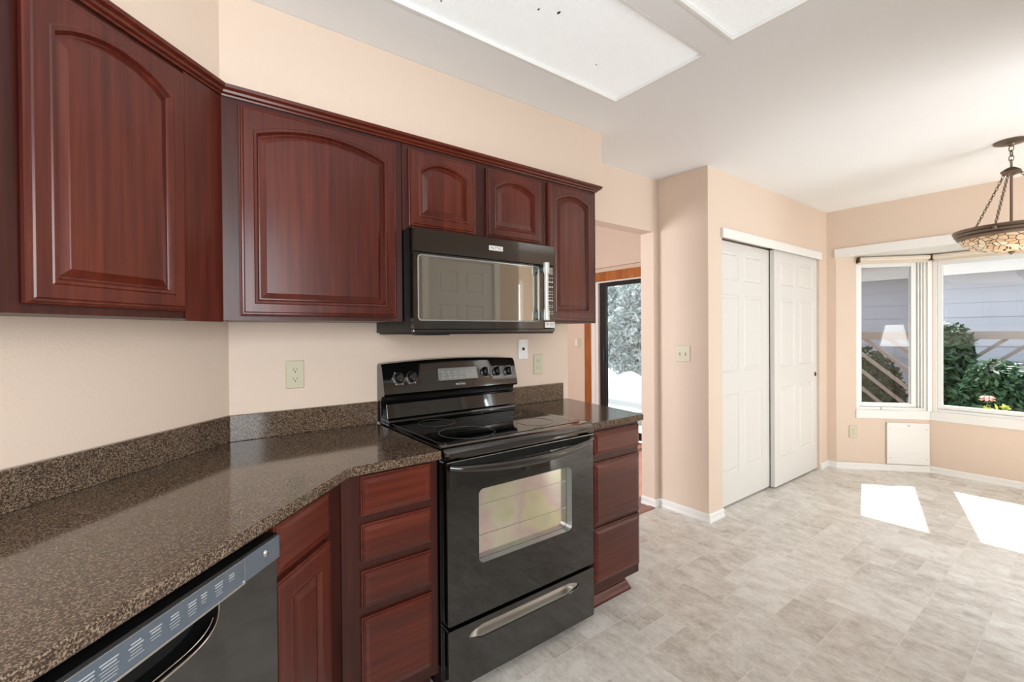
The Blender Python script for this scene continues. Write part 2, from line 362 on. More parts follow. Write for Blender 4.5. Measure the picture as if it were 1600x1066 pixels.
# closet box and right wall
b = new()
box(b, XH, XH+0.1, YK+0.1, YH, 0, CEIL); box(b, XH, 2.385, YK, YK+0.1, 0, CEIL); box(b, 4.16, XE, YK, YK+0.1, 0, CEIL); box(b, 2.385, 4.16, YK, YK+0.1, 2.02, CEIL)
struct('wall_closet', b, M['wall'])
BY0, BY1 = -0.46, -2.88; BX = 4.85; BZ = 2.02; BD0 = (4.355, -0.46); BD1 = (4.855, -1.04)
b = new()
box(b, XE, XE+0.11, BY0, YK+0.6, 0, CEIL); box(b, XE, XE+0.11, BY1, BY0, BZ+0.002, CEIL); box(b, XE, XE+0.11, -3.7, BY1, 0, CEIL)
box(b, 2.3, XE+0.11, 0.13, 0.24, 0, CEIL)
struct('wall_right', b, M['wall'])
b = new()   # family room
box(b, 3.66, 3.77, 2.0, 4.1, 0, 3.2); box(b, 3.66, 3.77, 0.24, 0.45, 0, 3.2); box(b, 3.66, 3.77, 0.45, 2.0, 2.0, 3.2)
box(b, -1.7, 3.66, 3.98, 4.1, 0, 3.2)
box(b, -1.82, -1.7, 0.13, 0.6, 0, 3.2); box(b, -1.82, -1.7, 2.4, 4.1, 0, 3.2); box(b, -1.82, -1.7, 0.6, 2.4, 0, 0.8); box(b, -1.82, -1.7, 0.6, 2.4, 2.1, 3.2)
box(b, -1.82, 3.77, 0.14, 0.2, CEIL, 3.2)
struct('wall_family_room', b, M['wall'])
# bay
L1 = math.hypot(BD1[0]-BD0[0], BD1[1]-BD0[1]); A1 = math.atan2(BD1[1]-BD0[1], BD1[0]-BD0[0])
bay = [('left', (BD0[0], BD0[1], 0), A1, L1, 0.167), ('middle', (BX, -1.04, 0), -PI/2, 1.26, 0.02), ('right', (4.855, -2.30, 0), -PI-A1, L1, 0.02)]
SZ, WT = 0.56, 2.0
for nm, loc, rz, ln, s0 in bay:
    f = frame_empty('wall_bay_'+nm, loc, rz)
    b = new(); s1 = ln-0.01 if nm != 'right' else ln-0.17
    box(b, -0.02 if nm == 'middle' else 0.0, ln+0.02 if nm == 'middle' else ln, 0, 0.11, 0, SZ)
    box(b, 0, ln, 0, 0.11, WT, 2.12); box(b, 0, s0, 0, 0.11, SZ, WT)
    if s1 < ln-0.02: box(b, s1, ln, 0, 0.11, SZ, WT)
    obj('wall_panel', b, M['wall'], f)
bp_ = [(XE+0.0005, BY0+0.03), (4.37, BY0+0.03), (4.95, -1.0), (4.95, -2.34), (4.37, BY1-0.03), (XE+0.0005, BY1-0.03)]
struct('ceiling_bay', prism(new(), bp_, BZ, BZ+0.1), M['white'])
b = new(); prism(b, [(4.85, -1.055), (4.835, -1.03), (4.96, -0.93), (4.965, -1.055)], SZ-0.07, WT+0.02); prism(b, [(4.85, -2.285), (4.835, -2.31), (4.96, -2.41), (4.965, -2.285)], SZ-0.07, WT+0.02)
struct('trim_6', b, M['vinyl'])
struct('trim_1', box(new(), XE-0.016, XE-0.001, BY1-0.02, BY0+0.008, BZ, 2.102), M['white'])   # board over the bay
struct('roof_eave', box(new(), 4.46, 5.3, -4.2, 0.5, 2.45, 2.52), M['white'])
# soffit over the wall cabinets
sf = [LW(2.28, 0.001), (XC, -0.001), (1.225, -0.001), (1.225, -0.298), inter(0.188, 0.298), LW(2.28, 0.188)]
struct('wall_soffit', prism(new(), sf, 2.144, CEIL-0.001), M['wall'])
# baseboards
BP = [(0, 0), (0.016, 0), (0.016, 0.012), (0.011, 0.02), (0.011, 0.05), (0.006, 0.058), (0, 0.06)]
def baseboard(name, path): struct(name, sweep(new(), path, BP), M['white'])
baseboard('baseboard_closet', [(2.14, YH+0.114), (2.14, YH-0.0005), (XH-0.0005, YH-0.0005), (XH-0.0005, YK-0.0005), (2.384, YK-0.0005)][::1])
baseboard('baseboard_right', [(4.161, YK-0.0005), (XE-0.0005, YK-0.0005), (XE-0.0005, BY0), (BD1[0]-0.006, BD1[1]+0.002), (BX-0.0005, -2.3)])
baseboard('baseboard_family_room', [(3.659, 3.9), (3.659, 2.19)])

# ---------------------------------------------------------------- windows
def ring(bm, x0, x1, z0, z1, w, y0, y1):
    box(bm, x0, x0+w, y0, y1, z0, z1); box(bm, x1-w, x1, y0, y1, z0, z1); box(bm, x0+w, x1-w, y0, y1, z0, z0+w); box(bm, x0+w, x1-w, y0, y1, z1-w, z1); return bm
def window(name, loc, rz, s0, s1, z0, z1, sash=None, casement=False, label=None):
    f = frame_empty(name, loc, rz, label)
    fr = obj('window_frame', ring(new(), s0, s1, z0, z1, 0.028, 0.012, 0.108), M['vinyl'], f, bevel=0.003)
    a, b2 = s0+0.029, s1-0.029
    if sash: a, b2 = sash
    b = ring(new(), a, b2, z0+0.03, z1-0.03, 0.034, 0.03, 0.075)
    if sash and b2 < s1-0.04:      # fixed stile stack beside the casement
        for k in range(3):
            w = (s1-0.028-b2)/3; box(b, b2+k*w+0.001, b2+(k+1)*w-0.004, 0.02+0.012*(2-k), 0.1, z0+0.03, z1-0.03)
    obj('sash', b, M['vinyl'], f, bevel=0.003)
    obj('pane', box(new(), a+0.03, b2-0.03, 0.05, 0.054, z0+0.06, z1-0.06), M['glass'], f)
    st = obj('window_sill', box(new(), s0-0.012, s1+0.012, -0.012, 0.03, z0-0.078, z0+0.004), M['white'], f, bevel=0.004)
    if casement:
        sc = obj('insect_screen', ring(new(), a+0.026, b2-0.022, z0+0.05, z1-0.05, 0.009, 0.036, 0.044), M['bronze'], f); obj('mesh', box(new(), a+0.034, b2-0.03, 0.039, 0.040, z0+0.058, z1-0.058), M['screen'], sc)
        k = new(); box(k, (a+b2)/2-0.055, (a+b2)/2+0.055, -0.004, 0.012, z0+0.006, z0+0.03); tube(k, [((a+b2)/2+0.02, -0.01, z0+0.026), ((a+b2)/2-0.05, -0.014, z0+0.03)], 0.005)
        obj('crank_handle', k, M['vinyl'], f, bevel=0.002)
    return f
window('window_1', bay[0][1], bay[0][2], 0.172, 0.752, 0.565, 1.985, sash=(0.192, 0.668), casement=True, label='narrow casement window on the angled left side of the bay')
window('window_2', bay[1][1], bay[1][2], 0.018, 1.242, 0.565, 1.985, label='wide picture window in the middle of the bay')
window('window_3', bay[2][1], bay[2][2], 0.03, 0.59, 0.565, 1.985)
def blind(loc, rz, s0, s1, label):
    t = thing('roller_blind', label, 'blind', loc, rz, 'rolled up blinds over the bay windows')
    b = new(); tube(b, [(s0, -0.034, 1.99), (s1, -0.034, 1.99)], 0.019, 16); obj('fabric_roll', b, M['cream'], t, smooth=True)
    b = new(); box(b, s0, s1, -0.02, -0.016, 1.952, 1.985); tube(b, [(s0, -0.018, 1.953), (s1, -0.018, 1.953)], 0.006, 8); obj('hem_bar', b, M['cream'], t)
    for x in (s0-0.006, s1+0.001): obj('bracket', box(new(), x, x+0.005, -0.056, 0.01, 1.962, 2.016), M['brass'], t)
    tube_b = new(); tube(tube_b, [(s0, -0.05, 2.004), (s1, -0.05, 2.004)], 0.004, 8); obj('valance_rail', tube_b, M['cream'], t)
blind(bay[0][1], bay[0][2], 0.178, 0.742, 'short rolled up cream blind above the narrow angled bay window')
blind(bay[1][1], bay[1][2], 0.03, 1.23, 'long rolled up cream blind above the wide middle bay window')

# ---------------------------------------------------------------- doors
def panel_door(f, w, h, y, th, rows, cols, recess=0.007):
    """six panel door leaf, local x 0..w, face at y looking to -y"""
    xs = sorted({0, w} | {c for p in cols for c in p}); zs = sorted({0, h} | {c for p in rows for c in p})
    b = new(); box(b, 0, w, y+0.009, y+th, 0, h)
    inside = lambda x, z: any(a <= x <= c for a, c in cols) and any(a <= z <= c for a, c in rows)
    for i in range(len(xs)-1):
        for j in range(len(zs)-1):
            if not inside((xs[i]+xs[i+1])/2, (zs[j]+zs[j+1])/2):
                vs = [b.verts.new(p) for p in ((xs[i], y, zs[j]), (xs[i+1], y, zs[j]), (xs[i+1], y, zs[j+1]), (xs[i], y, zs[j+1]))]; b.faces.new(vs)
    for x0, x1, z0, z1 in ((0, w, 0, 0), (0, w, h, h)): b.faces.new([b.verts.new(p) for p in ((x0, y, z0), (x1, y, z0), (x1, y+0.009, z0), (x0, y+0.009, z0))])
    for x in (0, w): b.faces.new([b.verts.new(p) for p in ((x, y, 0), (x, y+0.009, 0), (x, y+0.009, h), (x, y, h))])
    bmesh.ops.remove_doubles(b, verts=b.verts, dist=1e-5)
    leaf = obj('door_leaf', b, M['doorw'], f)
    for c in cols:
        for r in rows:
            b = new(); L = []
            for ins, d in ((0, 0), (0.006, 0.006), (0.02, 0.0068), (0.034, 0.0012), (0.036, 0.001)):
                L.append([(c[0]+ins, y+d*1.1, r[0]+ins), (c[1]-ins, y+d*1.1, r[0]+ins), (c[1]-ins, y+d*1.1, r[1]-ins), (c[0]+ins, y+d*1.1, r[1]-ins)])
            loft(b, L, cap0=False); obj('raised_panel', b, M['doorw'], leaf)
    return leaf
ROWS = [(0.235, 0.835), (1.005, 1.59), (1.70, 1.92)]
f = frame_empty('door_1', (2.345, -0.318, 0.012), 0, 'left white sliding closet door with six raised panels, behind the other')
panel_door(f, 0.93, 1.99, 0, 0.034, ROWS, [(0.11, 0.405), (0.485, 0.79)])
f = frame_empty('door_2', (3.262, -0.362, 0.012), 0, 'right white sliding closet door with six raised panels and finger pull')
panel_door(f, 0.895, 1.99, 0, 0.034, ROWS, [(0.115, 0.4), (0.5, 0.8)])
b = new(); lathe(b, [(0.021, 0.0), (0.021, -0.003), (0.015, -0.004), (0.012, 0.0)], 20, 'Y', (0.853, 0, 0.90)); obj('finger_pull', b, M['brass'], f)
struct('trim_2', box(new(), 2.372, 4.172, YK-0.02, YK-0.001, 1.994, 2.062), M['white'], bevel=0.003)   # valance board over the closet doors
struct('wall_closet_inside', box(new(), 2.31, 4.34, -0.05, -0.03, 0, 2.1), M['wall'])
# six panel door behind the camera (seen mirrored in the microwave)
f = frame_empty('door_4', (1.905, -2.632, 0.01), PI, 'white six panel door in the wall behind')
panel_door(f, 0.725, 2.02, 0, 0.036, ROWS, [(0.11, 0.325), (0.405, 0.62)])
b = new(); box(b, 1.105, 1.168, -2.619, -2.602, 0, 2.1); box(b, 1.922, 1.985, -2.619, -2.602, 0, 2.1); box(b, 1.168, 1.922, -2.619, -2.602, 2.04, 2.1)
struct('trim_3', b, M['white'])
# unseen window and patio door frames, added to carry the fill lamps
struct('added_window_rear', ring(new(), -1.85, -0.05, 0.95, 2.15, 0.05, -2.73, -2.64), M['vinyl'])
b = ring(new(), 2.27, 3.17, 0, 2.05, 0.06, -3.81, -3.71)
struct('added_door_nook', b, M['vinyl'])
f = frame_empty('added_window_family', (-1.82, 0.6, 0), PI/2)  # unseen window frame, added around the family-room fill lamp
obj('window_frame', ring(new(), 0, 1.8, 0.8, 2.1, 0.05, -0.1, -0.02), M['vinyl'], f)
# sliding glass door of the family room, looking to -x: local frame like the bay middle
f = frame_empty('door_3', (3.66, 2.0, 0), -PI/2, 'sliding glass door with black frame and oak casing in the room beyond')
# local x runs towards the camera side (-y), y' outwards
b = new(); box(b, -0.185, -0.068, -0.018, -0.001, 0, 2.09); box(b, -0.068, 1.56, -0.018, -0.001, 1.972, 2.09); box(b, 1.445, 1.56, -0.018, -0.001, 0, 1.972)
obj('door_casing', b, M['oakv'], f, bevel=0.003)
b = new(); box(b, -0.066, -0.001, -0.012, -0.001, 0, 1.97); box(b, 0.0, 0.045, 0, 0.1, 0.0, 1.97); box(b, 1.5, 1.548, 0, 0.1, 0.0, 1.97); box(b, 0.045, 1.5, 0, 0.1, 1.955, 1.998)
obj('jamb', b, M['white'], f)
b = ring(new(), 0.05, 0.82, 0.02, 1.954, 0.05, 0.03, 0.06); box(b, 0.05, 0.158, 0.028, 0.06, 0.02, 1.954); box(b, 0.1, 0.77, 0.03, 0.06, 0.07, 0.11)
sf_ = obj('sliding_panel', b, M['black'], f, bevel=0.003); obj('pane', box(new(), 0.15, 0.775, 0.043, 0.047, 0.1, 1.91), M['tint'], sf_)
b = ring(new(), 0.76, 1.5, 0.02, 1.954, 0.05, 0.065, 0.095); sg = obj('fixed_panel', b, M['black'], f); obj('pane', box(new(), 0.8, 1.46, 0.078, 0.082, 0.06, 1.91), M['tint'], sg)
obj('door_handle', box(new(), 0.125, 0.15, -0.012, 0.027, 0.94, 1.1), M['black'], f, bevel=0.004)
struct('trim_4', box(new(), 3.618, 3.659, 0.5, 3.9, 2.14, 2.17), M['wall'])   # ledge over the sliding door
struct('trim_5', box(new(), 1.28, 2.139, 0.0, 0.05, -0.0005, 0.007), M['hard'])  # wood threshold

# ================================================================ CABINETS
def arch_loop(x0, x1, z0, z1, ins, bot, top, rise, y, K=14):
    a, b, lo, hi = x0+ins, x1-ins, z0+bot, z1-top
    out = [(a, y, lo), (b, y, lo)]
    w = (b-a)/2; rad = (w*w+rise*rise)/(2*rise) if rise > 1e-6 else 0
    for i in range(K+1):
        u = 1-2*i/K; x = (a+b)/2 + w*u
        z = hi - rise + (math.sqrt(max(rad*rad-(w*u)**2, 0))-(rad-rise)) if rad else hi
        out.append((x, y, z))
    return out
def cab_door(parent, x0, x1, z0, z1, yf, rise, s=0.042):
    L = lambda i, b, t, r, d: arch_loop(x0, x1, z0, z1, i, b, t-(0.004 if r else 0), r, yf+d)
    lp = [L(0, 0, 0, 0, .019), L(0, 0, 0, 0, .009), L(.004, .004, .004, 0, .0075), L(.006, .006, .006, 0, .004), L(.011, .011, .011, 0, .003), L(.014, .014, .014, 0, 0),
          L(s, s, s, rise, 0), L(s+.003, s+.003, s+.003, rise, -.0022), L(s+.010, s+.010, s+.010, rise, -.0012), L(s+.0125, s+.0125, s+.0125, rise, .0055), L(s+.016, s+.016, s+.016, rise, .0105)]
    b = new(); loft(b, lp, cap0=True, cap1=False)
    d = obj('door', b, M['wv'], parent, smooth=0.5)
    e = s+.0155; b = new()
    loft(b, [L(e, e, e, rise, .0105), L(e+.004, e+.004, e+.004, rise, .010), L(e+.02, e+.02, e+.02, rise*.98, .0028), L(e+.0225, e+.0225, e+.0225, rise*.98, .0012)], cap0=False)
    obj('raised_panel', b, M['wv'], d, smooth=0.2)
    return d
def cab_drawer(parent, x0, x1, z0, z1, yf):
    def L(i, d): return [(x0+i, yf+d, z0+i), (x1-i, yf+d, z0+i), (x1-i, yf+d, z1-i), (x0+i, yf+d, z1-i)]
    b = new(); loft(b, [L(0, .019), L(0, .011), L(.004, .0095), L(.0055, .0065), L(.009, .006), L(.0105, .0045), L(.021, .0005), L(.0225, 0)])
    return obj('drawer', b, M['wh'], parent)
PT = [lambda q: q]
def loc_pts(pts, org=(XC, 0), rot=TH):   # world floor-plan points into the frame of a wall cabinet on the angled wall
    c, s = math.cos(-rot), math.sin(-rot)
    return [((x-org[0])*c-(y-org[1])*s, (x-org[0])*s+(y-org[1])*c) for x, y in pts]
ZU, ZT = 1.376, 2.138
MX = (-0.627, -0.31)                      # where the two runs of wall cabinets meet
OL = NN.x*(MX[0]-XC) + NN.y*MX[1]         # depth of the run on the angled wall
# --- wall cabinet on the angled wall
t = thing('upper_cabinet', 'cherry upper cabinet on the angled wall at the far left of the row', 'cabinet', (XC, 0, 0), TH)
tm = -loc_pts([MX])[0][0]                 # distance of the meeting point along the wall
b = new(); prism(b, loc_pts([LW(2.0, 0.002), LW(0.02, 0.002), (MX[0]-0.001, MX[1]+0.003), LW(2.0, OL)]), ZU, ZT); obj('body', b, M['wframe'], t)
b = new(); box(b, -0.386, -tm-0.001, -OL-0.0035, -OL-0.0002, ZU-0.006, ZT-0.03); obj('filler_strip', b, M['wv'], t)
cab_door(t, -0.788, -0.393, 1.397, 2.094, -OL-0.021, 0.046, 0.044)
cab_door(t, -1.30, -0.86, 1.397, 2.094, -OL-0.021, 0.046, 0.044)
# --- wall cabinets along the range wall
def wcab(label, pts, z0, doors):
    t = thing('upper_cabinet', label, 'cabinet', (0, 0, 0), 0)
    obj('body', prism(new(), pts, z0, ZT), M['wframe'], t)
    for x0, x1, d0, d1, r, s in doors: cab_door(t, x0, x1, d0, d1, -0.331, r, s)
    return t
wcab('widest cherry wall cabinet with one arched raised panel door, left of the microwave', [(XC+0.012, -0.002), (-0.002, -0.002), (-0.002, -0.31), (MX[0]+0.001, -0.31)], ZU, [(-0.578, -0.03, 1.39, 2.096, 0.044, 0.041)])
wcab('short two door cherry wall cabinet above the microwave', [(0.001, -0.002), (0.764, -0.002), (0.764, -0.31), (0.001, -0.31)], 1.752, [(0.025, 0.348, 1.77, 2.09, 0.04, 0.042), (0.409, 0.742, 1.772, 2.093, 0.04, 0.042)])
wcab('narrow cherry wall cabinet at the right end of the row, beside the microwave', [(0.766, -0.002), (1.152, -0.002), (1.152, -0.31), (0.766, -0.31)], ZU, [(0.788, 1.128, 1.389, 2.098, 0.036, 0.044)])
CP = [(0.0005, 2.111), (0.006, 2.111), (0.008, 2.116), (0.016, 2.120), (0.018, 2.127), (0.028, 2.133), (0.030, 2.143), (0.0005, 2.143)]
cr = obj('crown_moulding', sweep(new(), [LW(2.0, OL+0.001), (MX[0], MX[1]-0.001), (1.153, -0.311), (1.153, -0.30)], [(o, z) for o, z in CP]), M['wh'])
tag(cr, 'dark cherry crown moulding running along the tops of the wall cabinets', 'moulding')
# --- base cabinets
OB = 0.61; IB = inter(OB, OB)
t = thing('base_cabinet', 'cherry base cabinet with one drawer and a door, right of the dishwasher', 'cabinet', (XC, 0, 0), TH)
pl_ = loc_pts([LW(0.602, 0.003), (XC, -0.004), (IB[0]-0.0015, IB[1]), LW(0.602, OB)])
obj('body', prism(new(), pl_, 0.105, 0.879), M['wframe'], t)
obj('toe_kick', box(new(), -0.602, -0.30, -0.54, -0.50, 0, 0.104), M['wframe'], t)
cab_drawer(t, -0.583, -0.335, 0.735, 0.868, -OB-0.02)
cab_door(t, -0.583, -0.335, 0.125, 0.72, -OB-0.02, 0, 0.05)
t = thing('base_cabinet', 'cherry base cabinet with four drawers, left of the range', 'cabinet', (0, 0, 0), 0)
obj('body', prism(new(), [(XC+0.003, -0.004), (-0.006, -0.004), (-0.006, -OB), (IB[0]+0.001, IB[1])], 0.105, 0.879), M['wframe'], t)
obj('toe_kick', box(new(), -0.30, -0.006, -0.54, -0.50, 0, 0.104), M['wframe'], t)
for z0, z1 in ((0.740, 0.868), (0.590, 0.713), (0.441, 0.562), (0.149, 0.412)): cab_drawer(t, -0.283, -0.034, z0, z1, -OB-0.02)
t = thing('base_cabinet', 'narrow cherry base cabinet with three drawers, right of the range', 'cabinet', (0, 0, 0), 0)
obj('body', box(new(), 0.767, 1.132, -OB, -0.004, 0.105, 0.879), M['wframe'], t)
b = new(); box(b, 0.767, 1.10, -0.55, -0.02, 0, 0.104); obj('toe_kick', b, M['wh'], t)
obj('base_moulding', sweep(new(), [(0.767, -0.551), (1.101, -0.551), (1.101, -0.05)], [(0, 0), (0.02, 0), (0.02, 0.012), (0.013, 0.022), (0.008, 0.036), (0.003, 0.045), (0, 0.047)]), M['wh'], t)
for z0, z1 in ((0.748, 0.86), (0.424, 0.716), (0.15, 0.408)): cab_drawer(t, 0.792, 1.128, z0, z1, -OB-0.02)
# --- countertops
CT0, CT1 = 0.881, 0.9112
def slab(parent, pts): return obj('slab', prism(new(), pts, CT0, CT1), M['granite'], parent, bevel=0.004)
t = thing('countertop', 'speckled brown granite countertop bending along the angled wall, left of the range', 'countertop')
slab(t, [LW(2.05, 0.002), (XC, -0.002), (-0.004, -0.002), (-0.004, -0.645), inter(0.65, 0.645), LW(2.05, 0.65)])
b = new(); prism(b, [LW(2.05, 0.0025), (XC, -0.0025), inter(0.02, 0.02), LW(2.05, 0.02)], CT1+0.0002, CT1+0.102); obj('backsplash', b, M['granite'], t, bevel=0.002)
b = new(); prism(b, [(XC+0.0008, -0.0025), (-0.004, -0.0025), (-0.004, -0.02), (inter(0.02, 0.02)[0]+0.0008, -0.02)], CT1+0.0002, CT1+0.102); obj('backsplash', b, M['granite'], t, bevel=0.002)
t = thing('countertop', 'small granite countertop between the range and the doorway', 'countertop')
slab(t, [(0.767, -0.002), (1.226, -0.002), (1.146, -0.632), (1.134, -0.645), (0.767, -0.645)])
obj('backsplash', box(new(), 0.767, 1.174, -0.02, -0.0025, CT1+0.0002, CT1+0.102), M['granite'], t, bevel=0.002)

# ================================================================ DISHWASHER (angled wall frame: x = -distance from the corner)
t = thing('dishwasher', 'glossy black dishwasher with control strip in reflected grey blue under the angled countertop', 'dishwasher', (XC, 0, 0), TH)
obj('body', box(new(), -1.204, -0.606, -0.585, -0.02, 0.02, 0.872), M['black'], t)
yd = -0.645
pock = []
for i in range(25):     # recessed grip: flat top, long curved lower edge
    a = PI + PI*i/24; pock.append((-0.905+0.122*math.copysign(abs(math.cos(a))**0.55, math.cos(a)), 0.798+0.058*math.copysign(abs(math.sin(a))**0.7, math.sin(a))))
d = obj('door', holed(new(), [(-1.202, 0.115), (-0.608, 0.115), (-0.608, 0.8015), (-1.202, 0.8015)], pock, yd, -0.59, -0.60), M['blackgloss'], t)
bb = new(); prism(bb, [(-1.04, -0.599), (-0.77, -0.599), (-0.77, -0.597), (-1.04, -0.597)], 0.72, 0.80); obj('grip_recess', bb, M['void'], d)
b = new(); tube(b, [(x, yd-0.001, z) for x, z in pock], 0.0022, 6); tube(b, [(x*0.985-0.0135, yd+0.006, z+0.006) for x, z in pock[3:-3]], 0.0016, 6); obj('grip_rim', b, M['chrome'], d)
b = new(); loft(b, [[(x, -0.59, z) for z in (0.8035, 0.861)] + [(x, -0.647, 0.861), (x, -0.651, 0.857), (x, -0.651, 0.8045)] for x in (-1.202, -0.608)])
cp = obj('control_panel', b, M['black'], t)
obj('panel_face', box(new(), -1.202, -0.608, -0.6528, -0.6512, 0.8048, 0.858), M['dwreflection'], cp, bevel=0.0006)
b = new(); x0, x1 = -1.165, -0.722
box(b, x0, x1, -0.656, -0.6529, 0.8045, 0.809); box(b, x0, x1, -0.6545, -0.6529, 0.8565, 0.858); box(b, x1-0.0016, x1, -0.6545, -0.6529, 0.809, 0.8565)
obj('panel_trim', b, M['chrome'], cp)
rr = random.Random(5)
for cx, n, w in ((-0.757, 3, 0.016), (-0.79, 5, 0.02), (-0.826, 4, 0.014), (-0.852, 5, 0.022), (-0.888, 5, 0.022), (-0.924, 4, 0.024), (-0.958, 5, 0.026), (-1.0, 6, 0.03), (-1.035, 5, 0.03), (-1.085, 3, 0.03)):
    b = new()
    for k in range(n):
        ww = w*rr.uniform(0.65, 1.0); z = 0.841-k*0.0052; hh = 0.0022 if k in (0, 1) else 0.001
        box(b, cx-ww/2, cx+ww/2, -0.6533, -0.6529, z, z+hh)
    obj('button_print', b, M['greyink'], cp)
b = new(); lathe(b, [(0.0001, -0.656), (0.006, -0.6555), (0.008, -0.653)], 16, 'Y', (-0.655, 0, 0.836)); obj('badge', b, M['chrome'], cp)
obj('toe_panel', box(new(), -1.2, -0.61, -0.56, -0.55, 0.005, 0.11), M['black'], t)

# ================================================================ RANGE
t = thing('range', 'black freestanding electric range with glass cooktop, oven window and lower drawer', 'stove')
b = new(); box(b, 0.004, 0.758, -0.61, -0.03, 0.03, 0.885); obj('body', b, M['blackgloss'], t)
prof = [(-0.05, 0.89), (-0.05, 0.917), (-0.625, 0.917), (-0.648, 0.914), (-0.662, 0.905), (-0.668, 0.893), (-0.668, 0.884), (-0.662, 0.876), (-0.63, 0.874), (-0.60, 0.89)]
ct = obj('cooktop', loft(new(), [[(x, y+(0.012 if k in (0, 3) else 0), z) for y, z in prof] for k, x in enumerate((0.002, 0.012, 0.748, 0.758))]), M['blackgloss'], t, smooth=0.6)
b = new(); prism(b, rrect(0.03, 0.73, -0.6, -0.1, 0.012), 0.9172, 0.9192); obj('glass_surface', b, M['blackglass'], ct)
for cx, cy, r in ((0.205, -0.47, 0.115), (0.20, -0.215, 0.082), (0.56, -0.215, 0.1), (0.56, -0.48, 0.082)):
    b = new(); torus(b, (cx, cy, 0.9192), r, 0.0011, n=64, k=6); obj('burner_ring', b, M['ring'], ct)
# backguard: curved upper panel with the controls above a sloping lower panel
def bg_loop(x):
    k = 0.014*(1-((x-0.38)/0.38)**2)
    return [(x, -0.004, 0.9175), (x, -0.004, 1.17+k), (x, -0.012, 1.183+k), (x, -0.03, 1.189+k), (x, -0.05, 1.185+k), (x, -0.062, 1.172+k), (x, -0.092, 1.062), (x, -0.094, 1.05), (x, -0.088, 1.041), (x, -0.06, 1.036), (x, -0.052, 1.02), (x, -0.052, 0.9175)]
bgd = obj('backguard', loft(new(), [bg_loop(0.002+0.756*i/24) for i in range(25)]), M['blackgloss'], t, smooth=0.5)
b = new(); loft(b, [[(x, -0.053, 1.004), (x, -0.064, 1.006), (x, -0.069, 1.0), (x, -0.082, 0.938), (x, -0.094, 0.931), (x, -0.098, 0.921), (x, -0.096, 0.9178), (x, -0.053, 0.9178)] for x in (0.02, 0.745)]); obj('lower_panel', b, M['blackglass'], bgd, bevel=0.004)
tl = math.atan2(0.03, 0.11)
def on_panel(x, z, out=0.0): y = -0.062 - (1.172-z)/0.11*0.03; return Vector((x, y-out*math.cos(tl), z-out*math.sin(tl)*-0))
disp_M = Matrix.Rotation(-tl, 3, 'X')
def panel_part(name, pts2, mat, z0, x0, thick, par):   # flat piece lying on the tilted panel
    b = new(); o_ = on_panel(x0, z0)
    loft(b, [[o_ + disp_M @ Vector((x, y, z)) for x, z in pts2] for y in (0.001, -thick)]); return obj(name, b, mat, par, bevel=0.0008)
dp = panel_part('display', rrect(-0.118, 0.118, -0.036, 0.036, 0.012), M['blackglass'], 1.122, 0.392, 0.003, bgd)
panel_part('display_panel', rrect(-0.111, 0.111, -0.031, 0.031, 0.008), M['bezel'], 1.1221, 0.392, 0.0036, dp)
b = new(); rr = random.Random(3)
for k in range(6):
    for q in range(3):
        x = 0.3+k*0.034+rr.uniform(-.004, .004); z = 1.104+q*0.014; p = on_panel(x, z, 0.0045); box(b, p.x, p.x+0.016, p.y, p.y+0.0006, p.z, p.z+0.0035)
obj('display_print', b, M['greyink'], dp)
for kx, kz in ((0.078, 1.118), (0.142, 1.12), (0.557, 1.122), (0.632, 1.12), (0.706, 1.118)):
    o_ = on_panel(kx, kz); b = new()
    def ringl(r, y): return [o_ + disp_M @ Vector((r*math.cos(2*PI*i/28), y, r*math.sin(2*PI*i/28))) for i in range(28)]
    loft(b, [ringl(0.025, 0.0), ringl(0.025, -0.005), ringl(0.021, -0.008), ringl(0.018, -0.024), ringl(0.015, -0.026)]); kb = obj('knob', b, M['black'], bgd, smooth=0.5)
    b = new(); loft(b, [[o_ + disp_M @ Vector((x, y, z)) for x, z in rrect(-0.0055, 0.0055, -0.019, 0.019, 0.005, 3)] for y in (-0.02, -0.036)]); obj('knob_grip', b, M['blackgloss'], kb, bevel=0.001)
    b = new(); loft(b, [ringl(0.0262, -0.0003), ringl(0.0262, -0.002), ringl(0.0245, -0.002)], False, False); obj('knob_skirt', b, M['steel'], kb)
for kx, kz in ((0.078, 1.118), (0.142, 1.12), (0.557, 1.122), (0.632, 1.12), (0.706, 1.118)):   # dial scale around each knob
    o_ = on_panel(kx, kz); b = new()
    def star(r0, y): return [o_ + disp_M @ Vector(((r0+(0.006 if r0 > 0.03 and i % 8 == 0 else 0))*math.cos(2*PI*i/48), y, (r0+(0.006 if r0 > 0.03 and i % 8 == 0 else 0))*math.sin(2*PI*i/48))) for i in range(48)]
    loft(b, [star(0.0295, -0.0008), star(0.0303, -0.0008), star(0.0303, 0.0), star(0.0295, 0.0)], False, False); obj('dial_scale', b, M['greyink'], bgd)
p = on_panel(0.40, 1.0705, 0.0012); text('brand_badge', 'MAYTAG', 0.0135, M['whiteink'], bgd, p, (PI/2-tl, 0, 0))
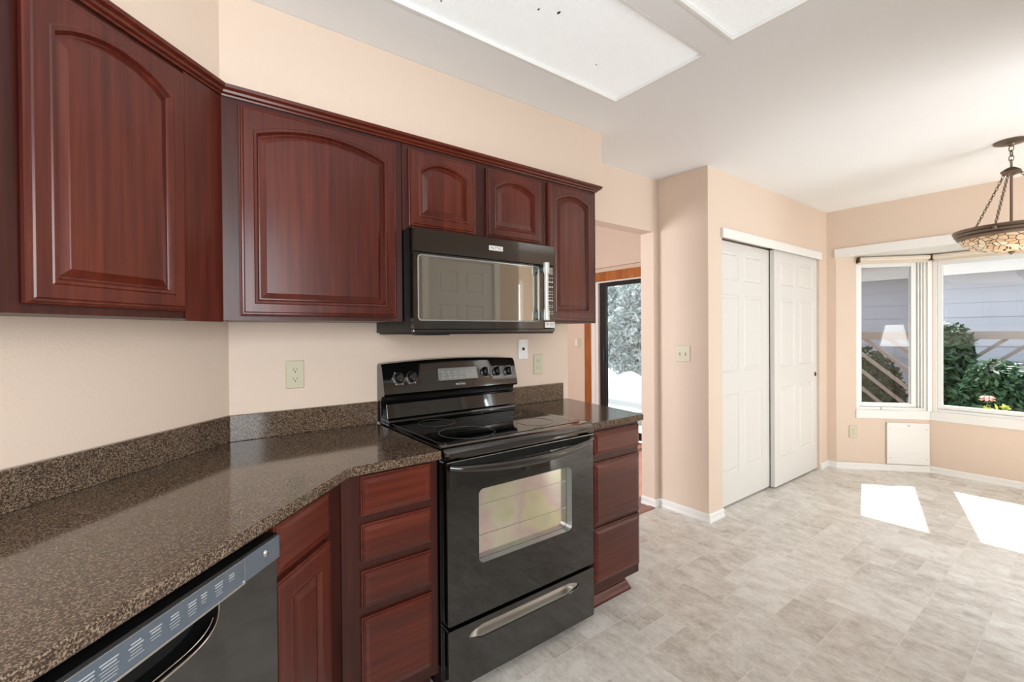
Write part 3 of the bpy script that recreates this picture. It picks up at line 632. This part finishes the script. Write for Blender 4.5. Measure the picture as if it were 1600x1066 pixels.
# oven door
win = rrect(0.144, 0.624, 0.467, 0.745, 0.022)
d = obj('oven_door', holed(new(), rrect(0.012, 0.757, 0.279, 0.866, 0.006, 2), win, -0.652, -0.612, -0.618), M['blackglass'], t)
lo = [[(x, -0.6515, z) for x, z in win], [(x, -0.6185, z) for x, z in win]]
obj('window_bezel', loft(new(), [[(0.384+(x-0.384)*0.9985, y, 0.606+(z-0.606)*0.9985) for x, y, z in l] for l in lo], False, False), M['bezel'], d)
wp = obj('oven_window', loft(new(), [[(x, y, z) for x, z in win] for y in (-0.617, -0.6135)]), M['oven'], d)
for z in (0.555, 0.672): obj('oven_rack', tube(new(), [(0.15, -0.6185, z), (0.618, -0.6185, z)], 0.0011, 6), M['steel'], wp)
b = new(); box(b, 0.03, 0.74, -0.655, -0.6525, 0.838, 0.862)
for k in range(4): box(b, 0.06, 0.71, -0.6575, -0.655, 0.841+k*0.0055, 0.8425+k*0.0055)
obj('vent_slots', b, M['void'], d)
b = new(); box(b, 0.012, 0.757, -0.656, -0.652, 0.8645, 0.868); obj('door_edge', b, M['steel'], d, bevel=0.001)
hp = [(0.022+0.725*i/32, -0.655-0.058*math.sin(PI*i/32)**0.75, 0.848-0.018*math.sin(PI*i/32)**0.6) for i in range(33)]
obj('door_handle', tube(new(), hp, [0.011+0.006*math.sin(PI*i/32) for i in range(33)], 14), M['blackgloss'], d, smooth=True)
# storage drawer with scooped grip
slot = []
for i in range(41):
    u = i/40; slot.append((0.096+0.566*u, 0.2145-0.025*min(1, math.sin(PI*u)*3.0)**0.5))
for i in range(1, 40):
    u = 1-i/40; slot.append((0.096+0.566*u, 0.2145+0.025*min(1, math.sin(PI*u)*3.0)**0.5))
dr = obj('storage_drawer', holed(new(), rrect(0.012, 0.757, 0.045, 0.262, 0.006, 2), slot, -0.652, -0.612, -0.64), M['blackgloss'], t)
b = new(); N_ = 40
g = [[(0.1+0.558*i/N_, -0.6505+0.03*math.sin(PI*j/8)*min(1, 4*math.sin(PI*i/N_)), 0.188+0.053*j/8) for j in range(9)] for i in range(N_+1)]
vs = [[b.verts.new(p) for p in row] for row in g]
for i in range(N_):
    for j in range(8): b.faces.new((vs[i][j], vs[i+1][j], vs[i+1][j+1], vs[i][j+1]))
for v in b.verts: v.co.y += 0.004
obj('grip_recess', b, M['steel'], dr, smooth=True)
for x in (0.06, 0.70):
    for y in (-0.58, -0.08): obj('foot', lathe(new(), [(0.016, 0.0), (0.018, 0.004), (0.018, 0.012), (0.009, 0.014), (0.009, 0.03)], 16, at=(x, y, 0)), M['black'], t)

# ================================================================ MICROWAVE
t = thing('microwave', 'black over-the-range microwave hung below the short cherry cabinet', 'microwave')
obj('body', box(new(), 0.002, 0.757, -0.375, -0.004, 1.330, 1.7505), M['black'], t)
yf = -0.408
f_ = new(); loft(f_, [[(x, y, z) for x, z in rrect(0.002+i, 0.757-i, 1.652+i, 1.7505-i, 0.004, 2)] for y, i in ((-0.376, 0), (-0.402, 0), (-0.406, 0.003))]); tp = obj('top_panel', f_, M['blackgloss'], t)
b = new(); box(b, 0.004, 0.755, -0.39, -0.376, 1.6515, 1.652); obj('panel_gap', b, M['void'], tp)
bd = new(); loft(bd, [[(x, y, z) for x, z in rrect(-0.037, 0.037, -0.0105, 0.0105, 0.002, 2)] for y in (0.0, -0.003)]); bdg = obj('brand_badge', bd, M['whitep'], tp); bdg.location = (0.402, -0.4055, 1.704)
text('badge_lettering', 'MAYTAG', 0.0165, M['darkink'], bdg, (0, -0.0032, -0.0005), sx=0.92)
bd = new(); ring(bd, -0.0345, 0.0345, -0.0085, 0.0085, 0.0007, -0.0034, -0.0028); obj('badge_border', bd, M['darkink'], bdg)
hole = rrect(0.036, 0.6, 1.388, 1.643, 0.012)
d = obj('door', holed(new(), rrect(0.003, 0.679, 1.345, 1.6505, 0.004, 2), rrect(0.022, 0.655, 1.378, 1.6425, 0.014), yf, -0.378, -0.40), M['blackgloss'], t)
obj('door_glass', loft(new(), [[(x, y, z) for x, z in rrect(0.024, 0.653, 1.38, 1.6405, 0.012)] for y in (-0.4005, -0.405)]), M['mirror'], d)
fr = [rrect(0.021, 0.656, 1.377, 1.6435, 0.015), rrect(0.0265, 0.6505, 1.3825, 1.638, 0.0105)]
b = new(); loft(b, [[(x, y, z) for x, z in fr[k]] for k, y in ((0, -0.4078), (0, -0.4092), (1, -0.4075), (1, -0.405))], False, False); obj('glass_rim', b, M['bezel'], d)
hb = new(); hx = 0.664
lathe(hb, [(0.013, 1.385), (0.014, 1.388), (0.0138, 1.432), (0.0105, 1.438), (0.0095, 1.445), (0.0095, 1.6), (0.0105, 1.607), (0.0138, 1.613), (0.0148, 1.655), (0.0135, 1.658)], 20, at=(hx, -0.448, 0))
h = obj('door_handle', hb, M['bar'], d, smooth=0.5)
for z0, z1 in ((1.392, 1.428), (1.617, 1.652)): obj('handle_post', box(new(), hx-0.008, hx+0.008, -0.437, -0.4085, z0, z1), M['black'], h, bevel=0.002)
c = obj('control_panel', loft(new(), [[(x, y, z) for x, z in rrect(0.681+i, 0.7565-i, 1.345+i, 1.6505-i, 0.004, 2)] for y, i in ((-0.376, 0), (-0.404, 0), (yf, 0.003))]), M['blackgloss'], t)
for z0, z1 in ((1.63, 1.643), (1.61, 1.628)): obj('display', box(new(), 0.712, 0.74, yf-0.0006, yf, z0, z1), M['bezel'], c)
for k, z in enumerate((1.592, 1.573, 1.549, 1.526, 1.512, 1.498, 1.483, 1.458, 1.449, 1.428, 1.418)):
    r = 0.0045 if k in (1, 2, 6) else 0.003; b = new()
    for dx in (-0.011, 0.0, 0.011): box(b, 0.726+dx-r*0.7, 0.726+dx+r*0.7, yf-0.0006, yf, z-r*0.6, z+r*0.6)
    obj('key_print', b, M['whiteink'], c)
st = obj('sticker', box(new(), 0.689, 0.752, yf-0.0007, yf, 1.349, 1.377), M['whitep'], c)
text('sticker_print', '50', 0.017, M['darkink'], st, (0.703, yf-0.001, 1.366)); b = new()
for k in range(3): box(b, 0.717, 0.749, yf-0.0011, yf-0.0007, 1.3555+k*0.0063, 1.3595+k*0.0063)
box(b, 0.692, 0.749, yf-0.0011, yf-0.0007, 1.3515, 1.3528); obj('sticker_rows', b, M['greyink'], st)
b = new(); box(b, 0.01, 0.75, -0.40, -0.02, 1.322, 1.3295); box(b, 0.16, 0.28, -0.2, -0.05, 1.3175, 1.322); obj('base_tray', b, M['black'], t, bevel=0.003)
obj('front_lip', box(new(), 0.003, 0.756, -0.404, -0.376, 1.33, 1.3445), M['blackgloss'], t, bevel=0.003)

# ================================================================ WALL PLATES
def plate(t, w, h, mat):
    L = lambda i, y: [(x, y, z) for x, z in rrect(-w/2+i, w/2-i, -h/2+i, h/2-i, 0.004, 3)]
    return obj('plate', loft(new(), [L(0, -0.0005), L(0, -0.003), L(0.003, -0.006)]), mat, t)
def outlet(loc, rz, label, mat):
    t = thing('wall_outlet', label, 'outlet', loc, rz, 'duplex wall outlets'); plate(t, 0.071, 0.117, mat)
    for dz in (0.0195, -0.0195):
        b = new(); pts = [(0.0172*math.cos(a), max(-0.0125, min(0.0125, 0.0172*math.sin(a)))) for a in [2*PI*i/24 for i in range(24)]]
        loft(b, [[(x, y, z+dz) for x, z in pts] for y in (-0.0061, -0.0078)]); r = obj('receptacle', b, mat, t)
        b = new(); box(b, -0.0075, -0.0055, -0.0082, -0.0079, dz-0.002, dz+0.006); box(b, 0.0055, 0.0075, -0.0082, -0.0079, dz-0.001, dz+0.006); lathe(b, [(0.0026, -0.0082), (0.0026, -0.0079)], 10, 'Y', (0, 0, dz-0.0075)); obj('slots', b, M['void'], r)
    obj('screw', lathe(new(), [(0.003, -0.0061), (0.0025, -0.0075)], 10, 'Y'), M['steel'], t)
outlet((-0.3495, -0.001, 1.158), 0, 'almond duplex outlet on the wall above the countertop, left of the range', M['almond'])
outlet((0.986, -0.001, 1.137), 0, 'almond duplex outlet on the wall right of the range', M['almond'])
ob = (BD0[0]+0.1385*math.cos(A1)-0.001*math.sin(-A1)*0, BD0[1]+0.1385*math.sin(A1))
outlet((ob[0]-0.001*0.757, ob[1]-0.001*0.653, 0.354), A1, 'almond duplex outlet low on the bay wall beside the white access panel', M['almond'])
t = thing('phone_plate', 'white wall plate with a dark jack, above the right end of the range', 'wall plate', (0.87, -0.001, 1.23))
plate(t, 0.071, 0.118, M['whitep']); obj('phone_jack', box(new(), -0.008, 0.008, -0.0085, -0.0062, -0.006, 0.009), M['void'], t)
for z in (0.047, -0.047): obj('screw', lathe(new(), [(0.0035, -0.0061), (0.003, -0.0076)], 10, 'Y', (0, 0, z)), M['steel'], t)
t = thing('light_switch', 'almond double toggle light switch on the closet side wall', 'light switch', (XH-0.001, -0.189, 1.164), -PI/2)
plate(t, 0.116, 0.117, M['almond'])
for x in (-0.023, 0.023):
    tg = obj('toggle_recess', box(new(), x-0.005, x+0.005, -0.0066, -0.0061, -0.012, 0.012), M['bronze'], t)
    b = new(); loft(b, [[(x-0.004, -0.0067, -0.005), (x+0.004, -0.0067, -0.005), (x+0.004, -0.0067, 0.005), (x-0.004, -0.0067, 0.005)], [(x-0.003, -0.016, -0.011), (x+0.003, -0.016, -0.011), (x+0.003, -0.017, -0.005), (x-0.003, -0.017, -0.005)]]); obj('toggle', b, M['almond'], t)
    for z in (0.03, -0.03): obj('screw', lathe(new(), [(0.003, -0.0061), (0.0025, -0.0074)], 10, 'Y', (x, 0, z)), M['almond'], t)
t = thing('light_switch', 'small rocker light switch in the room beyond, left of the oak door casing', 'light switch', (3.659, 2.318, 1.181), -PI/2)
plate(t, 0.116, 0.117, M['almond']); obj('rocker', box(new(), -0.048, -0.006, -0.010, -0.0062, -0.05, 0.05), M['whitep'], t, bevel=0.002); obj('rocker', box(new(), 0.008, 0.042, -0.009, -0.0062, -0.034, 0.034), M['almond'], t, bevel=0.002)
# access panel below the bay window
t = thing('access_panel', 'white square board screwed to the bay wall below the narrow window', 'panel', bay[0][1], A1)
bdp = obj('board', box(new(), 0.410, 0.752, -0.021, -0.009, 0.066, 0.455), M['white'], t, bevel=0.003)
b = ring(new(), 0.414, 0.748, 0.07, 0.451, 0.03, -0.009, -0.001); obj('backing_frame', b, M['white'], t)
for x in (0.435, 0.728):
    for z in (0.12, 0.395): obj('screw', lathe(new(), [(0.0045, -0.0212), (0.004, -0.0235)], 10, 'Y', (x, 0, z)), M['steel'], t)
obj('latch', lathe(new(), [(0.011, -0.0212), (0.011, -0.026), (0.006, -0.027)], 16, 'Y', (0.582, 0, 0.432)), M['steel'], t)
cb = new(); tube(cb, [(4.775, -1.05, 0.004), (4.74, -1.09, 0.004), (4.70, -1.08, 0.004), (4.70, -1.12, 0.004), (4.75, -1.16, 0.004), (4.79, -1.15, 0.004)], 0.004, 8)
tag(obj('cord', cb, M['cream'], smooth=True), 'short pale cord end lying on the floor below the bay window', 'cord')

# ================================================================ CEILING LIGHTS
def ceiling_light(y0, y1, label, specks):
    t = thing('ceiling_light', label, 'ceiling light', (-0.2, y0, CEIL), 0, 'recessed ceiling light panels'); w, d = 1.222, y1-y0
    obj('frame', ring(new(), 0.001, w-0.001, 0.0, 0.0, 0, 0, 0) if False else _frame(w, d), M['white'], t)
    L = obj('lens', box(new(), 0.015, w-0.015, 0.015, d-0.015, 0.014, 0.017), M['lens'], t)
    obj('housing', box(new(), 0.012, w-0.012, 0.012, d-0.012, 0.072, 0.076), M['white'], t)
    for x, y, r in specks:
        b = new(); bmesh.ops.create_icosphere(b, subdivisions=1, radius=1); bmesh.ops.scale(b, vec=(r, r*1.6, 0.001), verts=b.verts); bmesh.ops.translate(b, vec=(x+0.2, y-y0, 0.0134), verts=b.verts); obj('speck', b, M['darkink'], L)
def _frame(w, d):
    b = new(); q = 0.0015
    for x0, x1, y0, y1 in ((q, 0.014, q, d-q), (w-0.014, w-q, q, d-q), (0.014, w-0.014, q, 0.014), (0.014, w-0.014, d-0.014, d-q)): box(b, x0, x1, y0, y1, -0.002, 0.02)
    return b
ceiling_light(-1.055, -0.57, 'recessed ceiling light panel nearest the wall cabinets, with dark specks in its lens', [(0.08, -0.78, 0.004), (0.30, -0.83, 0.004), (0.37, -0.86, 0.006), (0.72, -0.72, 0.003), (0.0, -0.66, 0.003)])
ceiling_light(-1.64, -1.155, 'recessed ceiling light panel at the top edge, right of the specked one', [])

# ================================================================ PENDANT
t = thing('pendant_light', 'bronze bowl pendant with stained glass shade hanging by chains before the bay window', 'pendant light', (3.335, -1.69, 0))
obj('canopy', lathe(new(), [(0.078, CEIL-0.001), (0.078, CEIL-0.006), (0.066, CEIL-0.012), (0.02, CEIL-0.018), (0.012, CEIL-0.03), (0.005, CEIL-0.034)], 36), M['bronze'], t, smooth=0.6)
def chain(p0, p1, ll, r):
    p0, p1 = Vector(p0), Vector(p1); n = max(2, int((p1-p0).length/ll)); d = (p1-p0).normalized(); b = new()
    s = d.cross(Vector((0.31, 0.95, 0.05))).normalized(); u = s.cross(d)
    for i in range(n):
        c = p0 + (p1-p0)*((i+0.5)/n); a, k = (s, u) if i % 2 else (u, s)
        torus(b, c, ll*0.5, r, Matrix((d*1.25, a*0.75, k)).transposed(), 12, 6)
    return b
obj('chain', chain((0, 0, CEIL-0.03), (0, 0, 2.35), 0.03, 0.0032), M['bronze'], t, smooth=True)
b = new(); torus(b, (0, 0, 2.335), 0.022, 0.004, Matrix.Rotation(PI/2, 3, 'X') @ Matrix.Identity(3)); obj('ring', b, M['bronze'], t, smooth=True)
hub = new(); a = PI/4
loft(hub, [[(r*math.cos(a+k*PI/2), r*math.sin(a+k*PI/2), z) for k in range(4)] for r, z in ((0.012, 2.312), (0.03, 2.303), (0.062, 2.282), (0.06, 2.276), (0.03, 2.268), (0.012, 2.26))]); obj('hub', hub, M['bronze'], t, bevel=0.002)
obj('rod', tube(new(), [(0, 0, 2.27), (0, 0, 1.80)], 0.007, 12), M['bronze'], t)
RB = 0.262
for k in range(3):
    a = math.radians(171+120*k); e = (math.cos(a), math.sin(a))
    obj('chain', chain((e[0]*0.045, e[1]*0.045, 2.272), (e[0]*(RB-0.012), e[1]*(RB-0.012), 1.945), 0.017, 0.0026), M['bronze'], t, smooth=True)
rim = obj('rim', lathe(new(), [(RB-0.012, 1.938), (RB-0.004, 1.943), (RB, 1.938), (RB-0.002, 1.93), (RB-0.010, 1.924), (RB-0.006, 1.918), (RB-0.010, 1.91), (RB-0.020, 1.905), (RB-0.017, 1.898), (RB-0.024, 1.889), (RB-0.034, 1.884), (RB-0.04, 1.884), (RB-0.03, 1.896), (RB-0.016, 1.925), (RB-0.012, 1.938)], 64, cap=False), M['bronze'], t, smooth=0.8)
for k in range(3):
    a = math.radians(171+120*k); b = new(); bmesh.ops.create_icosphere(b, subdivisions=2, radius=0.011); bmesh.ops.translate(b, vec=(math.cos(a)*(RB+0.001), math.sin(a)*(RB+0.001), 1.921), verts=b.verts); obj('chain_knob', b, M['bronze'], rim, smooth=True)
obj('bowl', lathe(new(), [(RB-0.036-(RB-0.036)*(1-math.cos(q*PI/2/10)), 1.885-0.085*math.sin(q*PI/2/10)) for q in range(11)], 64, cap=False), M['stained'], t, smooth=True)
obj('finial', lathe(new(), [(0.004, 1.802), (0.014, 1.8), (0.016, 1.794), (0.006, 1.786), (0.002, 1.78)], 20), M['bronze'], t, smooth=True)
for k in range(2):
    a = PI*k+0.5; b = new(); bmesh.ops.create_uvsphere(b, u_segments=16, v_segments=10, radius=0.026); bmesh.ops.translate(b, vec=(0.075*math.cos(a), 0.075*math.sin(a), 1.87), verts=b.verts); obj('bulb', b, M['bulb'], t, smooth=True)

# ================================================================ OUTDOORS
def leaves(name, blobs, n, size, mat, parent, seed=1, shell=0.55):
    rr = random.Random(seed); V, F, K = [], [], []; tot = sum(b[3]*b[4]*b[5] for b in blobs)
    for cx, cy, cz, rx, ry, rz in blobs:
        for _ in range(int(n*rx*ry*rz/tot)):
            d = Vector((rr.gauss(0, 1), rr.gauss(0, 1), rr.gauss(0, 1))).normalized(); q = shell+(1-shell)*rr.random()
            p = Vector((cx+d.x*rx*q, cy+d.y*ry*q, cz+d.z*rz*q)); s = size*rr.uniform(0.6, 1.3)
            nrm = (d*0.7+Vector((rr.gauss(0, .6), rr.gauss(0, .6), rr.gauss(0, .6)+0.4))).normalized()
            a = nrm.orthogonal().normalized(); a = Matrix.Rotation(rr.random()*6.28, 3, nrm) @ a; b2 = nrm.cross(a); k = len(V)
            V += [p-a*s, p+b2*s*0.45-nrm*s*0.1, p+a*s, p-b2*s*0.45-nrm*s*0.1]; F.append((k, k+1, k+2)); F.append((k, k+2, k+3)); c = rr.random(); K += [(c, c, c, 1)]*2
    me = bpy.data.meshes.new(name); me.from_pydata(V, [], F); me.materials.append(mat); set_attr(me, K)
    o = bpy.data.objects.new(name, me); C.objects.link(o); o.parent = parent; return o
def plant(name, label, cat, at, blobs, n, size, mat, stem, seed, group=None):
    t = thing(name, label, cat, at, 0, group); leaves('foliage', blobs, n, size, mat, t, seed)
    b = new()
    for x, y, h, r in stem: tube(b, [(x, y, 0), (x*1.05, y*1.05, h*0.5), (x*1.2, y*1.2, h)], [r, r*0.8, r*0.5], 8)
    obj('stem', b, M['bark'], t); return t
GZ = -0.42
struct('ground', box(new(), 4.4, 60, -40, 3.2, GZ-0.3, GZ), M['soil'])
struct('patio', box(new(), 3.79, 60, 3.25, 60, -0.5, -0.18), M['concrete']); struct('patio_step', box(new(), 3.79, 5.2, 0.6, 3.2, GZ, -0.18), M['concrete'])
b = new(); top = [(2.7+0.04*k, 0.44+GZ*0+0.055*math.sin(0.04*k*9.5)+0.03*math.sin(0.04*k*3.1)) for k in range(130)]
loft(b, [[(x, 2.7, -0.3)] + [(x, y, z) for y, z in top] + [(x, top[-1][0], -0.3)] for x in (7.0, 7.15)])
struct('wall_added_white', b, M['blownwhite'])  # added wavy wall, stands in for the overexposed white ground
# neighbouring house
t = thing('house', 'neighbouring house wall with pale blue grey lap siding and white eave outside the bay window', 'house', (9.0, -3, GZ))
pr = [(0.02, 0.0), (-0.004, 0.001)]; z = 0.14
prof = [(0.3, 0.0), (-0.02, 0.0)]
zz = [0.17+0.22*k for k in range(14)]
for k in range(13): prof += [(-0.02, zz[k]), (-0.034, zz[k]+0.001), (-0.02, zz[k+1]-0.001)]
prof += [(0.3, zz[-1])]
obj('siding_wall', loft(new(), [[(x, y, z) for x, z in prof] for y in (-9, 5.4)]), M['siding'], t)
obj('fascia', box(new(), -0.42, -0.38, -9.1, 5.6, 2.56, 2.80), M['white'], t); obj('soffit_board', box(new(), -0.38, 0.3, -9.1, 5.6, 2.58, 2.62), M['white'], t)
b = new(); loft(b, [[(-0.5, y, 2.79), (-0.5, y, 2.83), (3.5, y, 4.3), (3.5, y, 4.2)] for y in (-9.2, 5.7)]); obj('roof', b, M['roof'], t)
# trellis fences
def trellis(label, loc, y0, y1, lean):
    t = thing('trellis_fence', label, 'fence', loc, 0, None)
    obj('top_rail', box(new(), -0.03, 0.05, y0, y1, 1.61, 1.71), M['lattice'], t)
    n = int((y1-y0+1.3)/0.27)
    for k in range(n):
        ya = y0-1.3+0.1+k*0.27 if lean > 0 else y0+0.1+k*0.27; q = 1.3*lean; hi, lo = 0.0, 1.0
        yb = ya+q                                     # clip the slat between the two posts
        cut = lambda y: max(0.0, min(1.0, (y-ya)/q))
        hi, lo = min(cut(y0+0.08), cut(y1-0.16)), max(cut(y0+0.08), cut(y1-0.16))
        if lo-hi < 0.05: continue
        P_ = lambda u: (ya+q*u, 1.61-1.15*u)
        (ha, hz), (la, lz) = P_(hi), P_(lo)
        b = new(); v = [(ha, hz), (ha+0.065, hz), (la+0.065, lz), (la, lz)]
        loft(b, [[(x, y, z) for y, z in v] for x in (0.0, 0.02)]); obj('slat', b, M['lattice'], t)
    for y in (y0+0.03, y1-0.03): obj('post', box(new(), -0.04, 0.05, y-0.045, y+0.045, 0, 1.74), M['lattice'], t)
trellis('weathered trellis with rising slats behind the green bush, seen through the wide window', (8.0, 0, GZ), -4.9, -0.45, 1)
trellis('weathered trellis with falling slats seen through the narrow bay window', (6.95, 0, GZ), -0.66, 1.9, -1)
plant('bush', 'tall dark green bush at the left edge of the wide window', 'bush', (7.6, -0.74, GZ), [(0, 0, 0.85, 0.3, 0.34, 0.85), (0, 0.05, 1.5, 0.2, 0.3, 0.38)], 4200, 0.055, M['leaf'], [(0.05, 0, 0.9, 0.02), (-0.08, 0.1, 0.8, 0.02)], 2)
plant('bush', 'broad green leafy bush filling the lower middle of the wide window', 'bush', (7.0, -1.45, GZ), [(0, 0.2, 0.7, 0.36, 0.42, 0.7), (0, -0.22, 0.58, 0.34, 0.42, 0.57)], 8000, 0.05, M['leaf'], [(0.05, 0, 0.9, 0.02), (-0.08, 0.1, 0.8, 0.02)], 3)
plant('bush', 'green bush with a high spray of leaves at the right edge of the frame', 'bush', (6.8, -2.62, GZ), [(0, 0, 0.58, 0.42, 0.55, 0.58), (0.1, 0.3, 1.4, 0.12, 0.34, 0.12)], 6500, 0.05, M['leaf'], [(0.1, 0.1, 1.4, 0.015), (-0.08, 0.1, 0.8, 0.02)], 4)
plant('bush', 'dim grey green bush behind the narrow angled bay window', 'bush', (7.45, 0.18, GZ), [(0, 0.0, 0.76, 0.36, 0.5, 0.76)], 5000, 0.055, M['leaf'], [(0.05, 0, 0.8, 0.02), (-0.08, 0.2, 0.8, 0.02)], 5)
t = thing('flower', 'pink flower with bright lime leaves just outside the wide bay window', 'flower', (5.45, -1.37, GZ))
leaves('foliage', [(0, 0.03, 0.98, 0.05, 0.06, 0.04), (0.0, -0.06, 1.0, 0.05, 0.06, 0.04)], 34, 0.04, M['lime'], t, 8, 0.2)
b = new(); rr = random.Random(2)
for i in range(16):
    a = 2*PI*i/8; b2 = Matrix.Translation((0.035*math.cos(a), 0.03+0.04*math.sin(a), 1.075+0.022*(i // 8))) @ Matrix.Rotation(a, 4, 'Z') @ Matrix.Rotation(0.6, 4, 'Y'); bmesh.ops.create_icosphere(b, subdivisions=1, radius=0.022, matrix=b2 @ Matrix.Diagonal((1, 0.7, 0.3, 1)))
obj('petals', b, M['pink'], t, smooth=True)
b = new(); tube(b, [(0, 0, 0), (0.01, 0.01, 0.6), (0, 0.03, 1.07)], 0.006, 8); tube(b, [(0, 0, 0), (0.01, -0.05, 0.6), (0, -0.1, 1.0)], 0.005, 8); obj('stem', b, M['bark'], t)
for k, (x, y, s, lab) in enumerate(((10.2, 7.6, 1.0, 'glare-paled tree behind the left part of the sliding door glass'), (9.2, 5.6, 0.9, 'glare-paled tree behind the right part of the sliding door glass'), (12.6, 8.4, 1.5, 'tallest pale tree standing at the back, seen through the sliding door'))):
    plant('tree', lab, 'tree', (x, y, -0.18), [(0, 0, 0.85*s, 0.8*s, 0.9*s, 0.62*s), (0.1, 0.4*s, 1.7*s, 0.7*s, 0.85*s, 0.8*s), (-0.1, -0.4*s, 1.9*s, 0.65*s, 0.8*s, 0.9*s), (0, 0, 2.9*s, 0.55*s, 0.7*s, 0.8*s)], 6500, 0.085*s, M['glareleaf'], [(0.0, 0.02, 2.4*s, 0.07)], 20+k)

# floor lamp in the far corner of the nook, seen only as a reflection in the narrow window
t = thing('floor_lamp', 'floor lamp with a glowing tapered white shade reflected in the narrow bay window', 'lamp', (3.78, -3.2, 0))
obj('base', lathe(new(), [(0.14, 0.0), (0.14, 0.015), (0.03, 0.03), (0.012, 0.05)], 28), M['bronze'], t, smooth=0.6)
obj('pole', tube(new(), [(0, 0, 0.03), (0, 0, 1.35)], 0.011, 12), M['bronze'], t)
b = new(); lathe(b, [(0.155, 1.1), (0.095, 1.39), (0.092, 1.39), (0.151, 1.1), (0.155, 1.1)], 36, cap=False); obj('lamp_shade', b, M['shade'], t, smooth=True)
